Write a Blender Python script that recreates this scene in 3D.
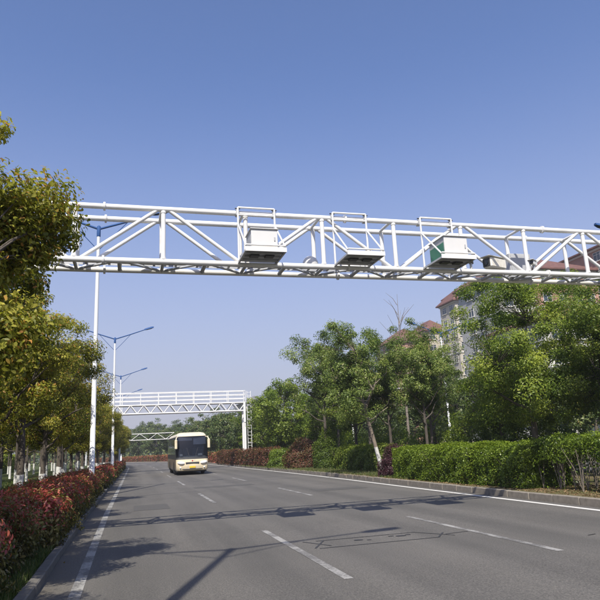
import bpy, math, random
import numpy as np
from mathutils import Vector, Matrix

for o in list(bpy.data.objects): bpy.data.objects.remove(o)
SC = bpy.context.scene
COL = SC.collection

# ------------------------------------------------------------------ camera
def aim_camera():
    pitch, yaw, roll = math.radians(13.21), math.radians(15.74), math.radians(-2.757)
    fw = Vector((math.sin(yaw)*math.cos(pitch), math.cos(yaw)*math.cos(pitch), math.sin(pitch)))
    r = Vector((math.cos(yaw), -math.sin(yaw), 0)); u = r.cross(fw)
    r2 = r*math.cos(roll) + u*math.sin(roll); u2 = -r*math.sin(roll) + u*math.cos(roll)
    cd = bpy.data.cameras.new('camera'); co = bpy.data.objects.new('camera', cd); COL.objects.link(co)
    co.matrix_world = Matrix(((r2.x, u2.x, -fw.x, 0), (r2.y, u2.y, -fw.y, 0), (r2.z, u2.z, -fw.z, 1.687), (0, 0, 0, 1)))
    cd.sensor_width = 36; cd.lens = 36*613.2/600; cd.clip_start = .1; cd.clip_end = 6000
    SC.camera = co
aim_camera()
SC.render.resolution_x = SC.render.resolution_y = 1024

# ------------------------------------------------------------------ sky, sun, exposure
SUN_AZ, SUN_EL = math.radians(200), math.radians(49.5)      # the sun stands behind the camera, a little to its left
W = bpy.data.worlds.new('World'); SC.world = W; W.use_nodes = True
nt = W.node_tree; nt.nodes.clear()
sky = nt.nodes.new('ShaderNodeTexSky'); sky.sky_type = 'NISHITA'; sky.sun_disc = False
sky.sun_elevation = SUN_EL; sky.sun_rotation = SUN_AZ
sky.air_density = 1.0; sky.dust_density = 1.6; sky.ozone_density = 7.5; sky.altitude = 0
bg = nt.nodes.new('ShaderNodeBackground'); bg.inputs['Strength'].default_value = .135
wo = nt.nodes.new('ShaderNodeOutputWorld')
# pale haze low over the horizon, the same all the way round
tcw = nt.nodes.new('ShaderNodeTexCoord'); sxw = nt.nodes.new('ShaderNodeSeparateXYZ'); mrw = nt.nodes.new('ShaderNodeMapRange'); mrw.interpolation_type = 'SMOOTHSTEP'
for i_, v_ in ((1, -.10), (2, .58), (3, .95), (4, 0)): mrw.inputs[i_].default_value = v_
mxw = nt.nodes.new('ShaderNodeMix'); mxw.data_type = 'RGBA'; mxw.inputs[7].default_value = (2.5, 2.75, 3.05, 1)
nt.links.new(tcw.outputs['Generated'], sxw.inputs[0]); nt.links.new(sxw.outputs['Z'], mrw.inputs[0]); nt.links.new(mrw.outputs[0], mxw.inputs[0])
nt.links.new(sky.outputs[0], mxw.inputs[6]); tnw = nt.nodes.new('ShaderNodeMix'); tnw.data_type = 'RGBA'; tnw.blend_type = 'MULTIPLY'; tnw.inputs[0].default_value = 1; tnw.inputs[7].default_value = (1.04, .93, .98, 1)   # the camera's warm white balance
nt.links.new(mxw.outputs[2], tnw.inputs[6]); nt.links.new(tnw.outputs[2], bg.inputs[0]); nt.links.new(bg.outputs[0], wo.inputs[0])
sd = bpy.data.lights.new('sun', 'SUN'); sd.energy = 4.8; sd.angle = math.radians(.53); sd.color = (1, .935, .82)
so = bpy.data.objects.new('sun', sd); COL.objects.link(so)
so.rotation_euler = Vector((-math.sin(SUN_AZ)*math.cos(SUN_EL), -math.cos(SUN_AZ)*math.cos(SUN_EL), -math.sin(SUN_EL))).to_track_quat('-Z', 'Y').to_euler()
so.location = (-20, -40, 60)
SC.view_settings.view_transform = 'Standard'; SC.view_settings.look = 'None'
SC.view_settings.exposure = 0.5; SC.view_settings.gamma = 1
SC.render.engine = 'CYCLES'
SC.cycles.max_bounces = 6; SC.cycles.transparent_max_bounces = 8

# ------------------------------------------------------------------ helpers
def zr(y):                       # the road falls away gently ahead
    t = (y-12)/6
    return -.0065*(y-12) if t > 30 else -.0065*6*math.log1p(math.exp(t))
def cx(y):                       # and bends left far ahead
    return .0075*max(0, min(y, 95)-20)-(max(0, y-95)**2)/700
class MB:
    def __init__(s): s.v = []; s.f = []; s.m = []
    def add(s, v, f, mi=0):
        k = len(s.v); s.v += [tuple(p) for p in v]; s.f += [tuple(i+k for i in q) for q in f]; s.m += [mi]*len(f)
    def box(s, x0, x1, y0, y1, z0, z1, mi=0):
        s.add([(x, y, z) for z in (z0, z1) for y in (y0, y1) for x in (x0, x1)],
              [(0, 2, 3, 1), (4, 5, 7, 6), (0, 1, 5, 4), (2, 6, 7, 3), (0, 4, 6, 2), (1, 3, 7, 5)], mi)
    def bbox(s, x0, x1, y0, y1, z0, z1, b, mi=0):      # a box with chamfered edges
        if x0 > x1: x0, x1 = x1, x0
        lv = [(z0, b), (z0+b, 0), (z1-b, 0), (z1, b)]; rings = []
        for z, i in lv:
            a0, a1, c0, c1 = x0+i, x1-i, y0+i, y1-i
            rings.append([(a0+b, c0, z), (a1-b, c0, z), (a1, c0+b, z), (a1, c1-b, z), (a1-b, c1, z), (a0+b, c1, z), (a0, c1-b, z), (a0, c0+b, z)])
        v = sum(rings, []); f = [tuple(range(7, -1, -1)), tuple(range(24, 32))]
        for k in range(3):
            for j in range(8): f.append((k*8+j, k*8+(j+1) % 8, k*8+8+(j+1) % 8, k*8+8+j))
        s.add(v, f, mi)
    def tube(s, a, b, r, n=10, r2=None, mi=0, cap=True):
        s.path([a, b], [r, r if r2 is None else r2], n, mi, cap)
    def path(s, pts, rad, n=8, mi=0, cap=True):
        pts = [Vector(p) for p in pts]; v = []; f = []
        if not hasattr(rad, '__len__'): rad = [rad]*len(pts)
        prev = None
        for i, p in enumerate(pts):
            d = (pts[min(i+1, len(pts)-1)]-pts[max(i-1, 0)]).normalized()
            if prev is None:
                a = Vector((0, 0, 1)) if abs(d.z) < .9 else Vector((1, 0, 0))
                e1 = d.cross(a).normalized()
            else:
                e1 = (prev-d*prev.dot(d)).normalized()
            prev = e1; e2 = d.cross(e1)
            for j in range(n):
                t = 2*math.pi*(j+.5)/n; v.append(p+(e1*math.cos(t)+e2*math.sin(t))*rad[i])
        for i in range(len(pts)-1):
            for j in range(n):
                f.append((i*n+j, i*n+(j+1) % n, (i+1)*n+(j+1) % n, (i+1)*n+j))
        if cap:
            k = (len(pts)-1)*n; q = len(v); v += v[:n]+v[k:k+n]; f.append(tuple(range(q+n-1, q-1, -1))); f.append(tuple(range(q+n, q+2*n)))
        s.add(v, f, mi)
    def lathe(s, prof, n=16, c=(0, 0, 0), axis='z', mi=0):
        v = []; f = []
        for r, h in prof:
            for j in range(n):
                t = 2*math.pi*j/n; a, b = r*math.cos(t), r*math.sin(t)
                p = {'z': (a, b, h), 'x': (h, a, b), 'y': (b, h, a)}[axis]
                v.append((p[0]+c[0], p[1]+c[1], p[2]+c[2]))
        for i in range(len(prof)-1):
            for j in range(n): f.append((i*n+j, i*n+(j+1) % n, (i+1)*n+(j+1) % n, (i+1)*n+j))
        s.add(v, f, mi)
    def mesh(s, name, mats, smooth=False):
        me = bpy.data.meshes.new(name); me.from_pydata(s.v, [], s.f)
        for m in (mats if isinstance(mats, (list, tuple)) else [mats]): me.materials.append(m)
        if any(s.m): me.polygons.foreach_set('material_index', s.m)
        if smooth: me.polygons.foreach_set('use_smooth', [True]*len(s.f))
        me.update(); return me
    def build(s, name, mats, parent=None, smooth=False, loc=None, label=None):
        return link(name, s.mesh(name, mats, smooth), parent, loc, label)
def link(name, me, parent=None, loc=None, label=None):
    o = bpy.data.objects.new(name, me); COL.objects.link(o)
    if parent: o.parent = parent
    if loc: o.location = loc
    if label: o['label'] = label
    return o
def tag(o, label, cat=None, group=None, kind=None):
    o['label'] = label
    if cat: o['category'] = cat
    if group: o['group'] = group
    if kind: o['kind'] = kind
    return o
def thing(name, label, cat, loc=(0, 0, 0), rz=0, group=None):
    o = bpy.data.objects.new(name, None); COL.objects.link(o); o.empty_display_size = .3
    o.location = loc; o.rotation_euler = (0, 0, rz); return tag(o, label, cat, group)
def copy_tree(o, parent=None):
    c = o.copy(); COL.objects.link(c); c.parent = parent
    for ch in list(o.children): copy_tree(ch, c)
    return c
ORD = ['first', 'second', 'third', 'fourth', 'fifth', 'sixth', 'seventh', 'eighth', 'ninth', 'tenth', 'eleventh', 'twelfth', 'thirteenth',
       'fourteenth', 'fifteenth', 'sixteenth', 'seventeenth', 'eighteenth', 'nineteenth', 'twentieth', 'twenty-first', 'twenty-second', 'twenty-third', 'twenty-fourth', 'twenty-fifth']

# ------------------------------------------------------------------ materials
def newmat(name):
    m = bpy.data.materials.new(name); m.use_nodes = True; t = m.node_tree
    return m, t, t.nodes['Principled BSDF']
def N(t, k, **kw):
    n = t.nodes.new(k)
    for a, b in kw.items(): setattr(n, a, b)
    return n
def ramp(t, fac, stops):
    r = N(t, 'ShaderNodeValToRGB'); e = r.color_ramp.elements
    while len(e) < len(stops): e.new(.5)
    for i, (p, c) in enumerate(stops): e[i].position = p; e[i].color = (*c, 1)
    t.links.new(fac, r.inputs[0]); return r.outputs[0]
def noise(t, scale, detail=4, co='Object', rough=.55, stretch=None):
    tc = N(t, 'ShaderNodeTexCoord'); n = N(t, 'ShaderNodeTexNoise'); n.inputs['Scale'].default_value = scale
    n.inputs['Detail'].default_value = detail; n.inputs['Roughness'].default_value = rough
    if stretch:
        mp = N(t, 'ShaderNodeMapping'); mp.inputs['Scale'].default_value = stretch
        t.links.new(tc.outputs[co], mp.inputs[0]); t.links.new(mp.outputs[0], n.inputs['Vector'])
    else: t.links.new(tc.outputs[co], n.inputs['Vector'])
    return n.outputs['Fac']
def mix(t, fac, a, b, mode='MIX'):
    m = N(t, 'ShaderNodeMix'); m.data_type = 'RGBA'; m.blend_type = mode
    for s, x in ((0, fac), (6, a), (7, b)):
        if hasattr(x, 'is_linked'): t.links.new(x, m.inputs[s])
        elif s == 0: m.inputs[0].default_value = x
        else: m.inputs[s].default_value = (*x, 1)
    return m.outputs[2]
def mathn(t, op, x, y, z):
    n = N(t, 'ShaderNodeMath', operation=op)
    for i, q in enumerate((x, y, z)):
        if q is None: continue
        if hasattr(q, 'is_linked'): t.links.new(q, n.inputs[i])
        else: n.inputs[i].default_value = q
    return n.outputs[0]
def bump(t, b, h, strength=.3, dist=.01):
    n = N(t, 'ShaderNodeBump'); n.inputs['Strength'].default_value = strength; n.inputs['Distance'].default_value = dist
    t.links.new(h, n.inputs['Height']); t.links.new(n.outputs[0], b.inputs['Normal'])
def simple(name, c, rough=.5, metal=0, var=.12, scale=3, bs=0, spec=None, dirt=None):
    m, t, b = newmat(name); f = noise(t, scale)
    col = ramp(t, f, [(.3, tuple(x*(1-var) for x in c)), (.7, tuple(min(1, x*(1+var)) for x in c))])
    if dirt:
        f2 = noise(t, dirt[1], 6); col = mix(t, ramp(t, f2, [(.52, (0, 0, 0)), (.75, (dirt[2],)*3)]), col, dirt[0])
    t.links.new(col, b.inputs['Base Color']); b.inputs['Roughness'].default_value = rough; b.inputs['Metallic'].default_value = metal
    if spec is not None: b.inputs['Specular IOR Level'].default_value = spec
    if bs: bump(t, b, noise(t, scale*12), bs)
    return m
M = {}
M['white_steel'] = simple('white_steel', (.68, .68, .665), .38, var=.03, scale=1.2, dirt=((.42, .38, .32), 2.3, .45))
M['lamp_white'] = simple('lamp_white', (.66, .67, .67), .35, var=.03)
M['lamp_blue'] = simple('lamp_blue', (.03, .08, .22), .65, var=.1, spec=.15)
M['galv'] = simple('galvanised', (.42, .43, .44), .5, .4, var=.12, scale=6)
M['dark_metal'] = simple('dark_metal', (.035, .037, .04), .5)
M['grey_paint_and_shade'] = simple('grey_paint_and_shade', (.36, .37, .38), .5, var=.06)  # grey paint; on the gantry's bottom bracing it stands in for shade
M['cabinet_white'] = simple('cabinet_white', (.56, .56, .55), .45, var=.03, dirt=((.5, .47, .42), 3, .4))
M['cabinet_green'] = simple('cabinet_green', (.03, .16, .095), .45, var=.1)
M['beige'] = simple('housing_beige', (.62, .60, .53), .5, var=.06, dirt=((.35, .31, .25), 9, .5))
M['black_glass'] = simple('black_glass', (.012, .014, .018), .06, var=.1)
M['window_glass'] = simple('window_glass', (.035, .05, .065), .08, var=.25, scale=.4)

def asphalt():
    m, t, b = newmat('asphalt')
    big = noise(t, .35, 5); lng = noise(t, 1.0, 4, stretch=(1.1, .05, 1)); fine = noise(t, 48, 4, rough=.8); mid = noise(t, 14, 4)
    c = ramp(t, big, [(.25, (.066, .063, .057)), (.75, (.093, .088, .080))])
    c = mix(t, ramp(t, lng, [(.40, (0, 0, 0)), (.70, (.6, .6, .6))]), c, (.122, .115, .104))
    c = mix(t, .95, c, ramp(t, fine, [(.28, (.25, .25, .25)), (.5, (1, 1, 1)), (.74, (2.1, 2.05, 1.98))]), 'MULTIPLY')
    c = mix(t, ramp(t, mid, [(.62, (0, 0, 0)), (.8, (.35, .35, .35))]), c, (.05, .048, .046))
    tc = N(t, 'ShaderNodeTexCoord'); sx = N(t, 'ShaderNodeSeparateXYZ'); t.links.new(tc.outputs['Object'], sx.inputs[0])
    wv = N(t, 'ShaderNodeMath', operation='MULTIPLY_ADD'); wv.inputs[1].default_value = 6.2832/1.7; wv.inputs[2].default_value = -6.2832*2.73/1.7; t.links.new(sx.outputs['X'], wv.inputs[0])
    cs = N(t, 'ShaderNodeMath', operation='COSINE'); t.links.new(wv.outputs[0], cs.inputs[0])
    c = mix(t, .45, c, ramp(t, mathn(t, 'MULTIPLY_ADD', cs.outputs[0], .5, .5), [(.0, (.80, .80, .80)), (.5, (1, 1, 1)), (1., (1.08, 1.07, 1.05))]), 'MULTIPLY')   # tyres have darkened the wheel tracks
    ed = N(t, 'ShaderNodeMapRange'); ed.inputs[1].default_value = -.55; ed.inputs[2].default_value = -1.1; t.links.new(sx.outputs['X'], ed.inputs[0])
    c = mix(t, mathn(t, 'MULTIPLY', ed.outputs[0], noise(t, 3, 5), None), c, (.10, .085, .06))                       # dust in the gutter
    t.links.new(c, b.inputs['Base Color']); b.inputs['Roughness'].default_value = .82
    bump(t, b, fine, .6, .006); return m
M['asphalt'] = asphalt()
def dark_patch(name, c):
    m, t, b = newmat(name); fine = noise(t, 80, 3, rough=.7)
    t.links.new(mix(t, .7, c, ramp(t, fine, [(.3, (.45,)*3), (.5, (1,)*3), (.72, (1.6,)*3)]), 'MULTIPLY'), b.inputs['Base Color'])
    b.inputs['Roughness'].default_value = .8; bump(t, b, fine, .5, .005); return m
M['patch'] = dark_patch('dark_patch', (.068, .065, .060))
M['tar'] = simple('tar_sealant', (.034, .032, .031), .55, var=.3, scale=8)
def paint(name, c, wear):
    m, t, b = newmat(name); n1 = noise(t, 24, 6, rough=.75); n2 = noise(t, 1.6, 3)
    w = mix(t, .5, n1, n2)
    col = mix(t, ramp(t, w, [(wear, (0, 0, 0)), (wear+.10, (1, 1, 1))]), c, (.11, .106, .10))
    t.links.new(col, b.inputs['Base Color']); b.inputs['Roughness'].default_value = .7; bump(t, b, n1, .3, .004); return m
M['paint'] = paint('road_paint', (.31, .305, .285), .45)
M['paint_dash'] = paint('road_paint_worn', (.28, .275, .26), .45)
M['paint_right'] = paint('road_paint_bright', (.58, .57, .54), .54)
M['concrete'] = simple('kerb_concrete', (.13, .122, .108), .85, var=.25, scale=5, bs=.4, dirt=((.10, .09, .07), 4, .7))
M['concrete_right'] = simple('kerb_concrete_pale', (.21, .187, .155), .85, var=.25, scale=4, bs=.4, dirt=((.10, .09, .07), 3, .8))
def soil(name, a, b_, c):
    m, t, b = newmat(name)
    col = ramp(t, noise(t, .8, 6, rough=.7), [(.3, a), (.52, b_), (.72, c)])
    col = mix(t, .6, col, ramp(t, noise(t, 30, 4, rough=.7), [(.3, (.45,)*3), (.7, (1.5,)*3)]), 'MULTIPLY')
    t.links.new(col, b.inputs['Base Color']); b.inputs['Roughness'].default_value = .95; b.inputs['Specular IOR Level'].default_value = .1
    bump(t, b, noise(t, 18, 5), .8, .04); return m
M['verge'] = soil('verge_soil', (.03, .05, .014), (.055, .07, .022), (.10, .085, .045))
M['median'] = soil('median_soil', (.15, .115, .07), (.12, .105, .05), (.065, .085, .025))
M['ground'] = soil('ground', (.04, .06, .02), (.06, .075, .025), (.10, .09, .05))
M['hill'] = simple('hill', (.05, .07, .035), .95, var=.4, scale=.05)

def leafmat(name, dark, mid, light, young, transl=.35, rough=.45, spec=.35):
    m, t, b = newmat(name)
    a = N(t, 'ShaderNodeAttribute', attribute_name='tint'); y = N(t, 'ShaderNodeAttribute', attribute_name='young')
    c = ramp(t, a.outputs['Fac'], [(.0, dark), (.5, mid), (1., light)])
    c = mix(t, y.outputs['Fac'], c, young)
    t.links.new(c, b.inputs['Base Color']); b.inputs['Roughness'].default_value = rough; b.inputs['Specular IOR Level'].default_value = spec
    tr = N(t, 'ShaderNodeBsdfTranslucent'); t.links.new(mix(t, 1., c, (1.15, 1.25, .75), 'MULTIPLY'), tr.inputs['Color'])
    ms = N(t, 'ShaderNodeMixShader'); ms.inputs[0].default_value = transl
    t.links.new(b.outputs[0], ms.inputs[1]); t.links.new(tr.outputs[0], ms.inputs[2])
    t.links.new(ms.outputs[0], t.nodes['Material Output'].inputs['Surface']); return m
M['leaf_camphor'] = leafmat('leaf_camphor', (.06, .082, .010), (.26, .26, .03), (.52, .47, .09), (.50, .24, .065), transl=.42)
M['leaf_green'] = leafmat('leaf_green', (.042, .08, .013), (.135, .19, .028), (.30, .34, .055), (.34, .27, .08), transl=.42)
M['leaf_dense'] = leafmat('leaf_dense', (.046, .088, .013), (.165, .23, .028), (.35, .40, .06), (.37, .34, .08), transl=.42)
M['leaf_airy'] = leafmat('leaf_airy', (.045, .085, .017), (.135, .19, .037), (.28, .33, .08), (.34, .29, .12))
M['leaf_far'] = leafmat('leaf_far', (.04, .07, .025), (.095, .135, .04), (.19, .22, .07), (.25, .2, .08))
M['leaf_box'] = leafmat('leaf_box', (.03, .06, .006), (.12, .18, .016), (.26, .33, .04), (.33, .36, .07), rough=.4)
M['leaf_photinia'] = leafmat('leaf_photinia', (.025, .045, .012), (.11, .12, .028), (.32, .30, .09), (.50, .09, .10), rough=.4, spec=.45)
M['leaf_rust'] = leafmat('leaf_rust', (.035, .04, .014), (.095, .08, .03), (.19, .14, .06), (.20, .065, .05))
M['leaf_purple'] = leafmat('leaf_purple', (.022, .012, .016), (.05, .022, .030), (.10, .045, .05), (.13, .05, .06))
M['grass'] = leafmat('grass_blade', (.03, .06, .012), (.06, .10, .02), (.13, .15, .045), (.22, .18, .09), transl=.3)
M['litter'] = leafmat('dry_leaf', (.09, .06, .03), (.18, .12, .06), (.30, .22, .12), (.3, .2, .1), transl=.1)
M['twig'] = simple('twig', (.17, .145, .12), .85, var=.3, scale=10)
M['twig_dark'] = simple('twig_dark', (.045, .035, .028), .9, var=.3, scale=10)
def bark(name, c, white_h, white=(.62, .62, .59)):
    m, t, b = newmat(name); n = noise(t, 6, 5, stretch=(4, 4, .6))
    col = ramp(t, n, [(.3, tuple(x*.55 for x in c)), (.7, tuple(x*1.35 for x in c))])
    if white_h:
        tc = N(t, 'ShaderNodeTexCoord'); sx = N(t, 'ShaderNodeSeparateXYZ'); t.links.new(tc.outputs['Object'], sx.inputs[0])
        ad = N(t, 'ShaderNodeMath', operation='MULTIPLY_ADD'); ad.inputs[1].default_value = .16
        t.links.new(noise(t, 5, 3), ad.inputs[0]); t.links.new(sx.outputs['Z'], ad.inputs[2])
        lt = N(t, 'ShaderNodeMath', operation='LESS_THAN'); lt.inputs[1].default_value = white_h+.08; t.links.new(ad.outputs[0], lt.inputs[0])
        wc = ramp(t, noise(t, 9, 5), [(.35, white), (.7, tuple(x*.62 for x in white))])
        col = mix(t, lt.outputs[0], col, wc)
    t.links.new(col, b.inputs['Base Color']); b.inputs['Roughness'].default_value = .9; bump(t, b, n, .7, .02); return m
M['bark_camphor'] = bark('bark_camphor', (.085, .07, .055), 1.15)
M['bark_plain'] = bark('bark_plain', (.10, .085, .065), 0)
M['bark_washed'] = bark('bark_washed', (.075, .063, .052), 1.15)
M['bark_lean'] = bark('bark_lean', (.20, .165, .13), 1.35)

# ------------------------------------------------------------------ the setting
YS = [-60, -30, -10, 0, 4, 8, 12, 16, 20, 25, 30, 36, 43, 50, 60, 70, 80, 90, 100, 110, 120, 130, 140, 150, 165, 180, 195, 210, 230, 250, 280, 310, 340]
def xr_line(y):                  # the carriageway widens slightly ahead
    t = min(1, max(0, (y-10)/32)); return 9.9+.55*t*t*(3-2*t)
def xr_kerb(y): return xr_line(y)+.38
def strip(name, fl, fr, ys, dz, mat, nx=1, crown=0):
    mb = MB(); v = []; f = []
    for y in ys:
        for i in range(nx+1):
            u = i/nx; v.append((cx(y)+fl(y)*(1-u)+fr(y)*u, y, zr(y)+dz))
    for k in range(len(ys)-1):
        for i in range(nx):
            a = k*(nx+1)+i; f.append((a, a+1, a+nx+2, a+nx+1))
    mb.add(v, f); return mb.build(name, mat)
def dense(y0, y1, st):
    n = max(1, int(round((y1-y0)/st))); return [y0+(y1-y0)*i/n for i in range(n+1)]
K = lambda v: (lambda y: v)
def ground_sheet():
    mb = MB(); xs = [-1500, -300, -120, -60, -20, 20, 60, 120, 300, 1500]; ys = YS[1:]+[450, 700, 1200, 3000]; v = []; f = []
    ys = [-400, -60]+ys
    for y in ys:
        for x in xs: v.append((x, y, zr(min(y, 340))-.25))
    n = len(xs)
    for k in range(len(ys)-1):
        for i in range(n-1): f.append((k*n+i, k*n+i+1, (k+1)*n+i+1, (k+1)*n+i))
    mb.add(v, f); return mb.build('ground', M['ground'])
tag(ground_sheet(), 'green and brown ground spreading out beyond the road', kind='structure')
road = tag(strip('road', K(-1.12), xr_kerb, YS, 0, M['asphalt'], 4), 'grey asphalt carriageway of three lanes running ahead', kind='structure')
tag(strip('far_road', K(18.4), K(26.6), YS, 0, M['asphalt'], 3), 'grey opposite carriageway behind the planted median', kind='structure')
tag(strip('verge', K(-45), K(-1.27), YS, .10, M['verge'], 6), 'dark grassy verge under the trees left of the road', kind='structure')
tag(strip('median', lambda y: xr_kerb(y)+.16, K(18.1), YS, .165, M['median'], 3), 'dry soil bed of the median right of the road', kind='structure')
tag(strip('far_verge', K(26.9), K(60), YS, .12, M['verge'], 4), 'grassy strip beyond the opposite carriageway', kind='structure')

def kerb(name, fx, w, h, y0, y1, mat, label, side):
    mb = MB(); ys = [y for y in YS if y > y1]; ys = [y1]+ys; v = []; f = []
    for y in ys:
        x = cx(y)+fx(y)
        for (a, b) in ((0, -.1), (0, h-.02), (.02, h), (w, h), (w, -.1)): v.append((x+side*a, y, zr(y)+b))
    for k in range(len(ys)-1):
        for j in range(4):
            q = (k*5+j, k*5+j+1, k*5+6+j, k*5+5+j); f.append(q if side < 0 else q[::-1])
    mb.add(v, f); o = tag(mb.build(name, mat), label, kind='structure')
    sm = MB(); sm.bbox(0, side*w, -.494, .494, -.1, h, .015); me = sm.mesh('kerb_stone', mat); rnd = random.Random(5)
    y = y0
    while y < y1-.2:
        c = link('kerb_stone', me, o, (cx(y+.5)+fx(y+.5)+side*rnd.uniform(-.006, .006), y+.5, zr(y+.5)+rnd.uniform(-.008, .006)))
        c.rotation_euler = (math.atan(zr(y+1)-zr(y)), rnd.uniform(-.01, .01), math.atan(-(fx(y+1)+cx(y+1)-fx(y)-cx(y)))+rnd.uniform(-.006, .006)); y += 1.0
    return o
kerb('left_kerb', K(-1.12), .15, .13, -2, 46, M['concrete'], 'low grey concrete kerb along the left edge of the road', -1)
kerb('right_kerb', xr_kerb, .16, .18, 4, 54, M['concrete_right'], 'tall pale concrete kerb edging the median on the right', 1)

# painted lines lie 4 mm above the asphalt and belong to the road
def line(fx, w, ys, mat, name='lane_marking'):
    o = strip(name, lambda y: fx(y)-w/2, lambda y: fx(y)+w/2, ys, .004, mat); o.parent = road; return o
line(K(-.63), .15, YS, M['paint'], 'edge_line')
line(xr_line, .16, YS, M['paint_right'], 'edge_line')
for xl, off in ((2.73, 0), (6.13, .3)):
    y = 8.0+off-13.2
    while y < 190:
        line(K(xl), .125, dense(y, y+5.3, 2.7), M['paint_dash']); y += 13.2
# tar sealed saw cuts of a detector loop, darker rectangular patches
def tar_lines(segs, w=.032):
    mb = MB()
    for (x0, y0, x1, y1) in segs:
        d = Vector((x1-x0, y1-y0)); n = Vector((-d.y, d.x)).normalized()*w/2
        mb.add([(x0-n.x, y0-n.y, zr(y0)+.005), (x1-n.x, y1-n.y, zr(y1)+.005), (x1+n.x, y1+n.y, zr(y1)+.005), (x0+n.x, y0+n.y, zr(y0)+.005)], [(0, 1, 2, 3)])
    return mb
o = tar_lines([(3.08, 10.45, 5.25, 10.45), (3.25, 11.25, 5.15, 11.25), (3.02, 11.30, 3.34, 10.62), (3.02, 10.50, 3.38, 11.22), (5.25, 10.42, 5.60, 10.92), (5.15, 11.27, 5.62, 10.50), (5.55, 10.72, 6.05, 10.80)]).build('tar_seal', M['tar'], road)
for (px, py, r) in ((3.95, 10.95, .06), (4.12, 10.86, .03), (4.78, 10.98, .07), (4.95, 11.04, .04), (4.62, 11.05, .04)):
    mb = MB(); mb.add([(px+r*1.5*math.cos(i*.785)*(1+.2*math.sin(i*3)), py+r*math.sin(i*.785), zr(py)+.005) for i in range(8)], [tuple(range(8))]); mb.build('tar_spot', M['tar'], road)
for (x0, x1, y0, y1) in ((.15, 1.25, 20.3, 22.4), (6.9, 8.9, 23.2, 24.4), (3.0, 5.9, 30.5, 31.6)):
    mb = MB(); mb.add([(x0, y0, zr(y0)+.004), (x1, y0, zr(y0)+.004), (x1, y1, zr(y1)+.004), (x0, y1, zr(y1)+.004)], [(0, 1, 2, 3)]); mb.build('dark_patch', M['patch'], road)
def crack(pts, w):
    rnd = random.Random(int(pts[0][0]*100)); q = []
    for (x0, y0), (x1, y1) in zip(pts, pts[1:]):
        n = max(2, int(math.hypot(x1-x0, y1-y0)/.35))
        for i in range(n): u = i/n; q.append((x0+(x1-x0)*u+rnd.uniform(-.05, .05), y0+(y1-y0)*u+rnd.uniform(-.05, .05)))
    tar_lines([(*a, *b) for a, b in zip(q, q[1:])], w).build('crack_seal', M['tar'], road)
crack([(-.6, 27.4), (1.5, 27.9), (3.6, 28.2)], .05); crack([(3.2, 34), (6.5, 34.6), (9.6, 34.8)], .05); crack([(7.4, 9.3), (7.7, 9.35)], .04)

# ------------------------------------------------------------------ foliage
def leaf_mesh(name, pos, nrm, size, tint, young, mat, aspect=.45, rng=None, hexa=False):
    n = len(pos); nrm = nrm/np.linalg.norm(nrm, axis=1, keepdims=True)
    t = rng.normal(size=(n, 3)); t[:, 2] -= .35
    t -= nrm*(t*nrm).sum(1, keepdims=True); t /= np.linalg.norm(t, axis=1, keepdims=True)
    s = np.cross(nrm, t); L = size[:, None]
    w = L*aspect*.5*(.8+.4*rng.random((n, 1))); k = 6 if hexa else 4; v = np.empty((n, k, 3)); up = nrm*L*.10
    v[:, 0] = pos-t*L*.5; v[:, k//2] = pos+t*L*.5-nrm*L*.12
    if hexa:
        v[:, 1] = pos+s*w*.85+up-t*L*.22; v[:, 2] = pos+s*w*.80+up*.8+t*L*.14; v[:, 4] = pos-s*w*.80+up*.8+t*L*.14; v[:, 5] = pos-s*w*.85+up-t*L*.22
    else:
        v[:, 1] = pos+s*w+up-t*L*.06; v[:, 3] = pos-s*w+up-t*L*.06
    me = bpy.data.meshes.new(name); me.vertices.add(k*n); me.loops.add(k*n); me.polygons.add(n)
    me.vertices.foreach_set('co', v.astype(np.float32).ravel()); me.loops.foreach_set('vertex_index', np.arange(k*n, dtype=np.int32))
    me.polygons.foreach_set('loop_start', np.arange(0, k*n, k, dtype=np.int32))
    for nm, a in (('tint', tint), ('young', young)):
        at = me.attributes.new(nm, 'FLOAT', 'FACE'); at.data.foreach_set('value', np.clip(a, 0, 1).astype(np.float32))
    me.materials.append(mat); me.update(calc_edges=True); return me
def rdir(rng, n):
    d = rng.normal(size=(n, 3)); return d/np.linalg.norm(d, axis=1, keepdims=True)
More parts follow.
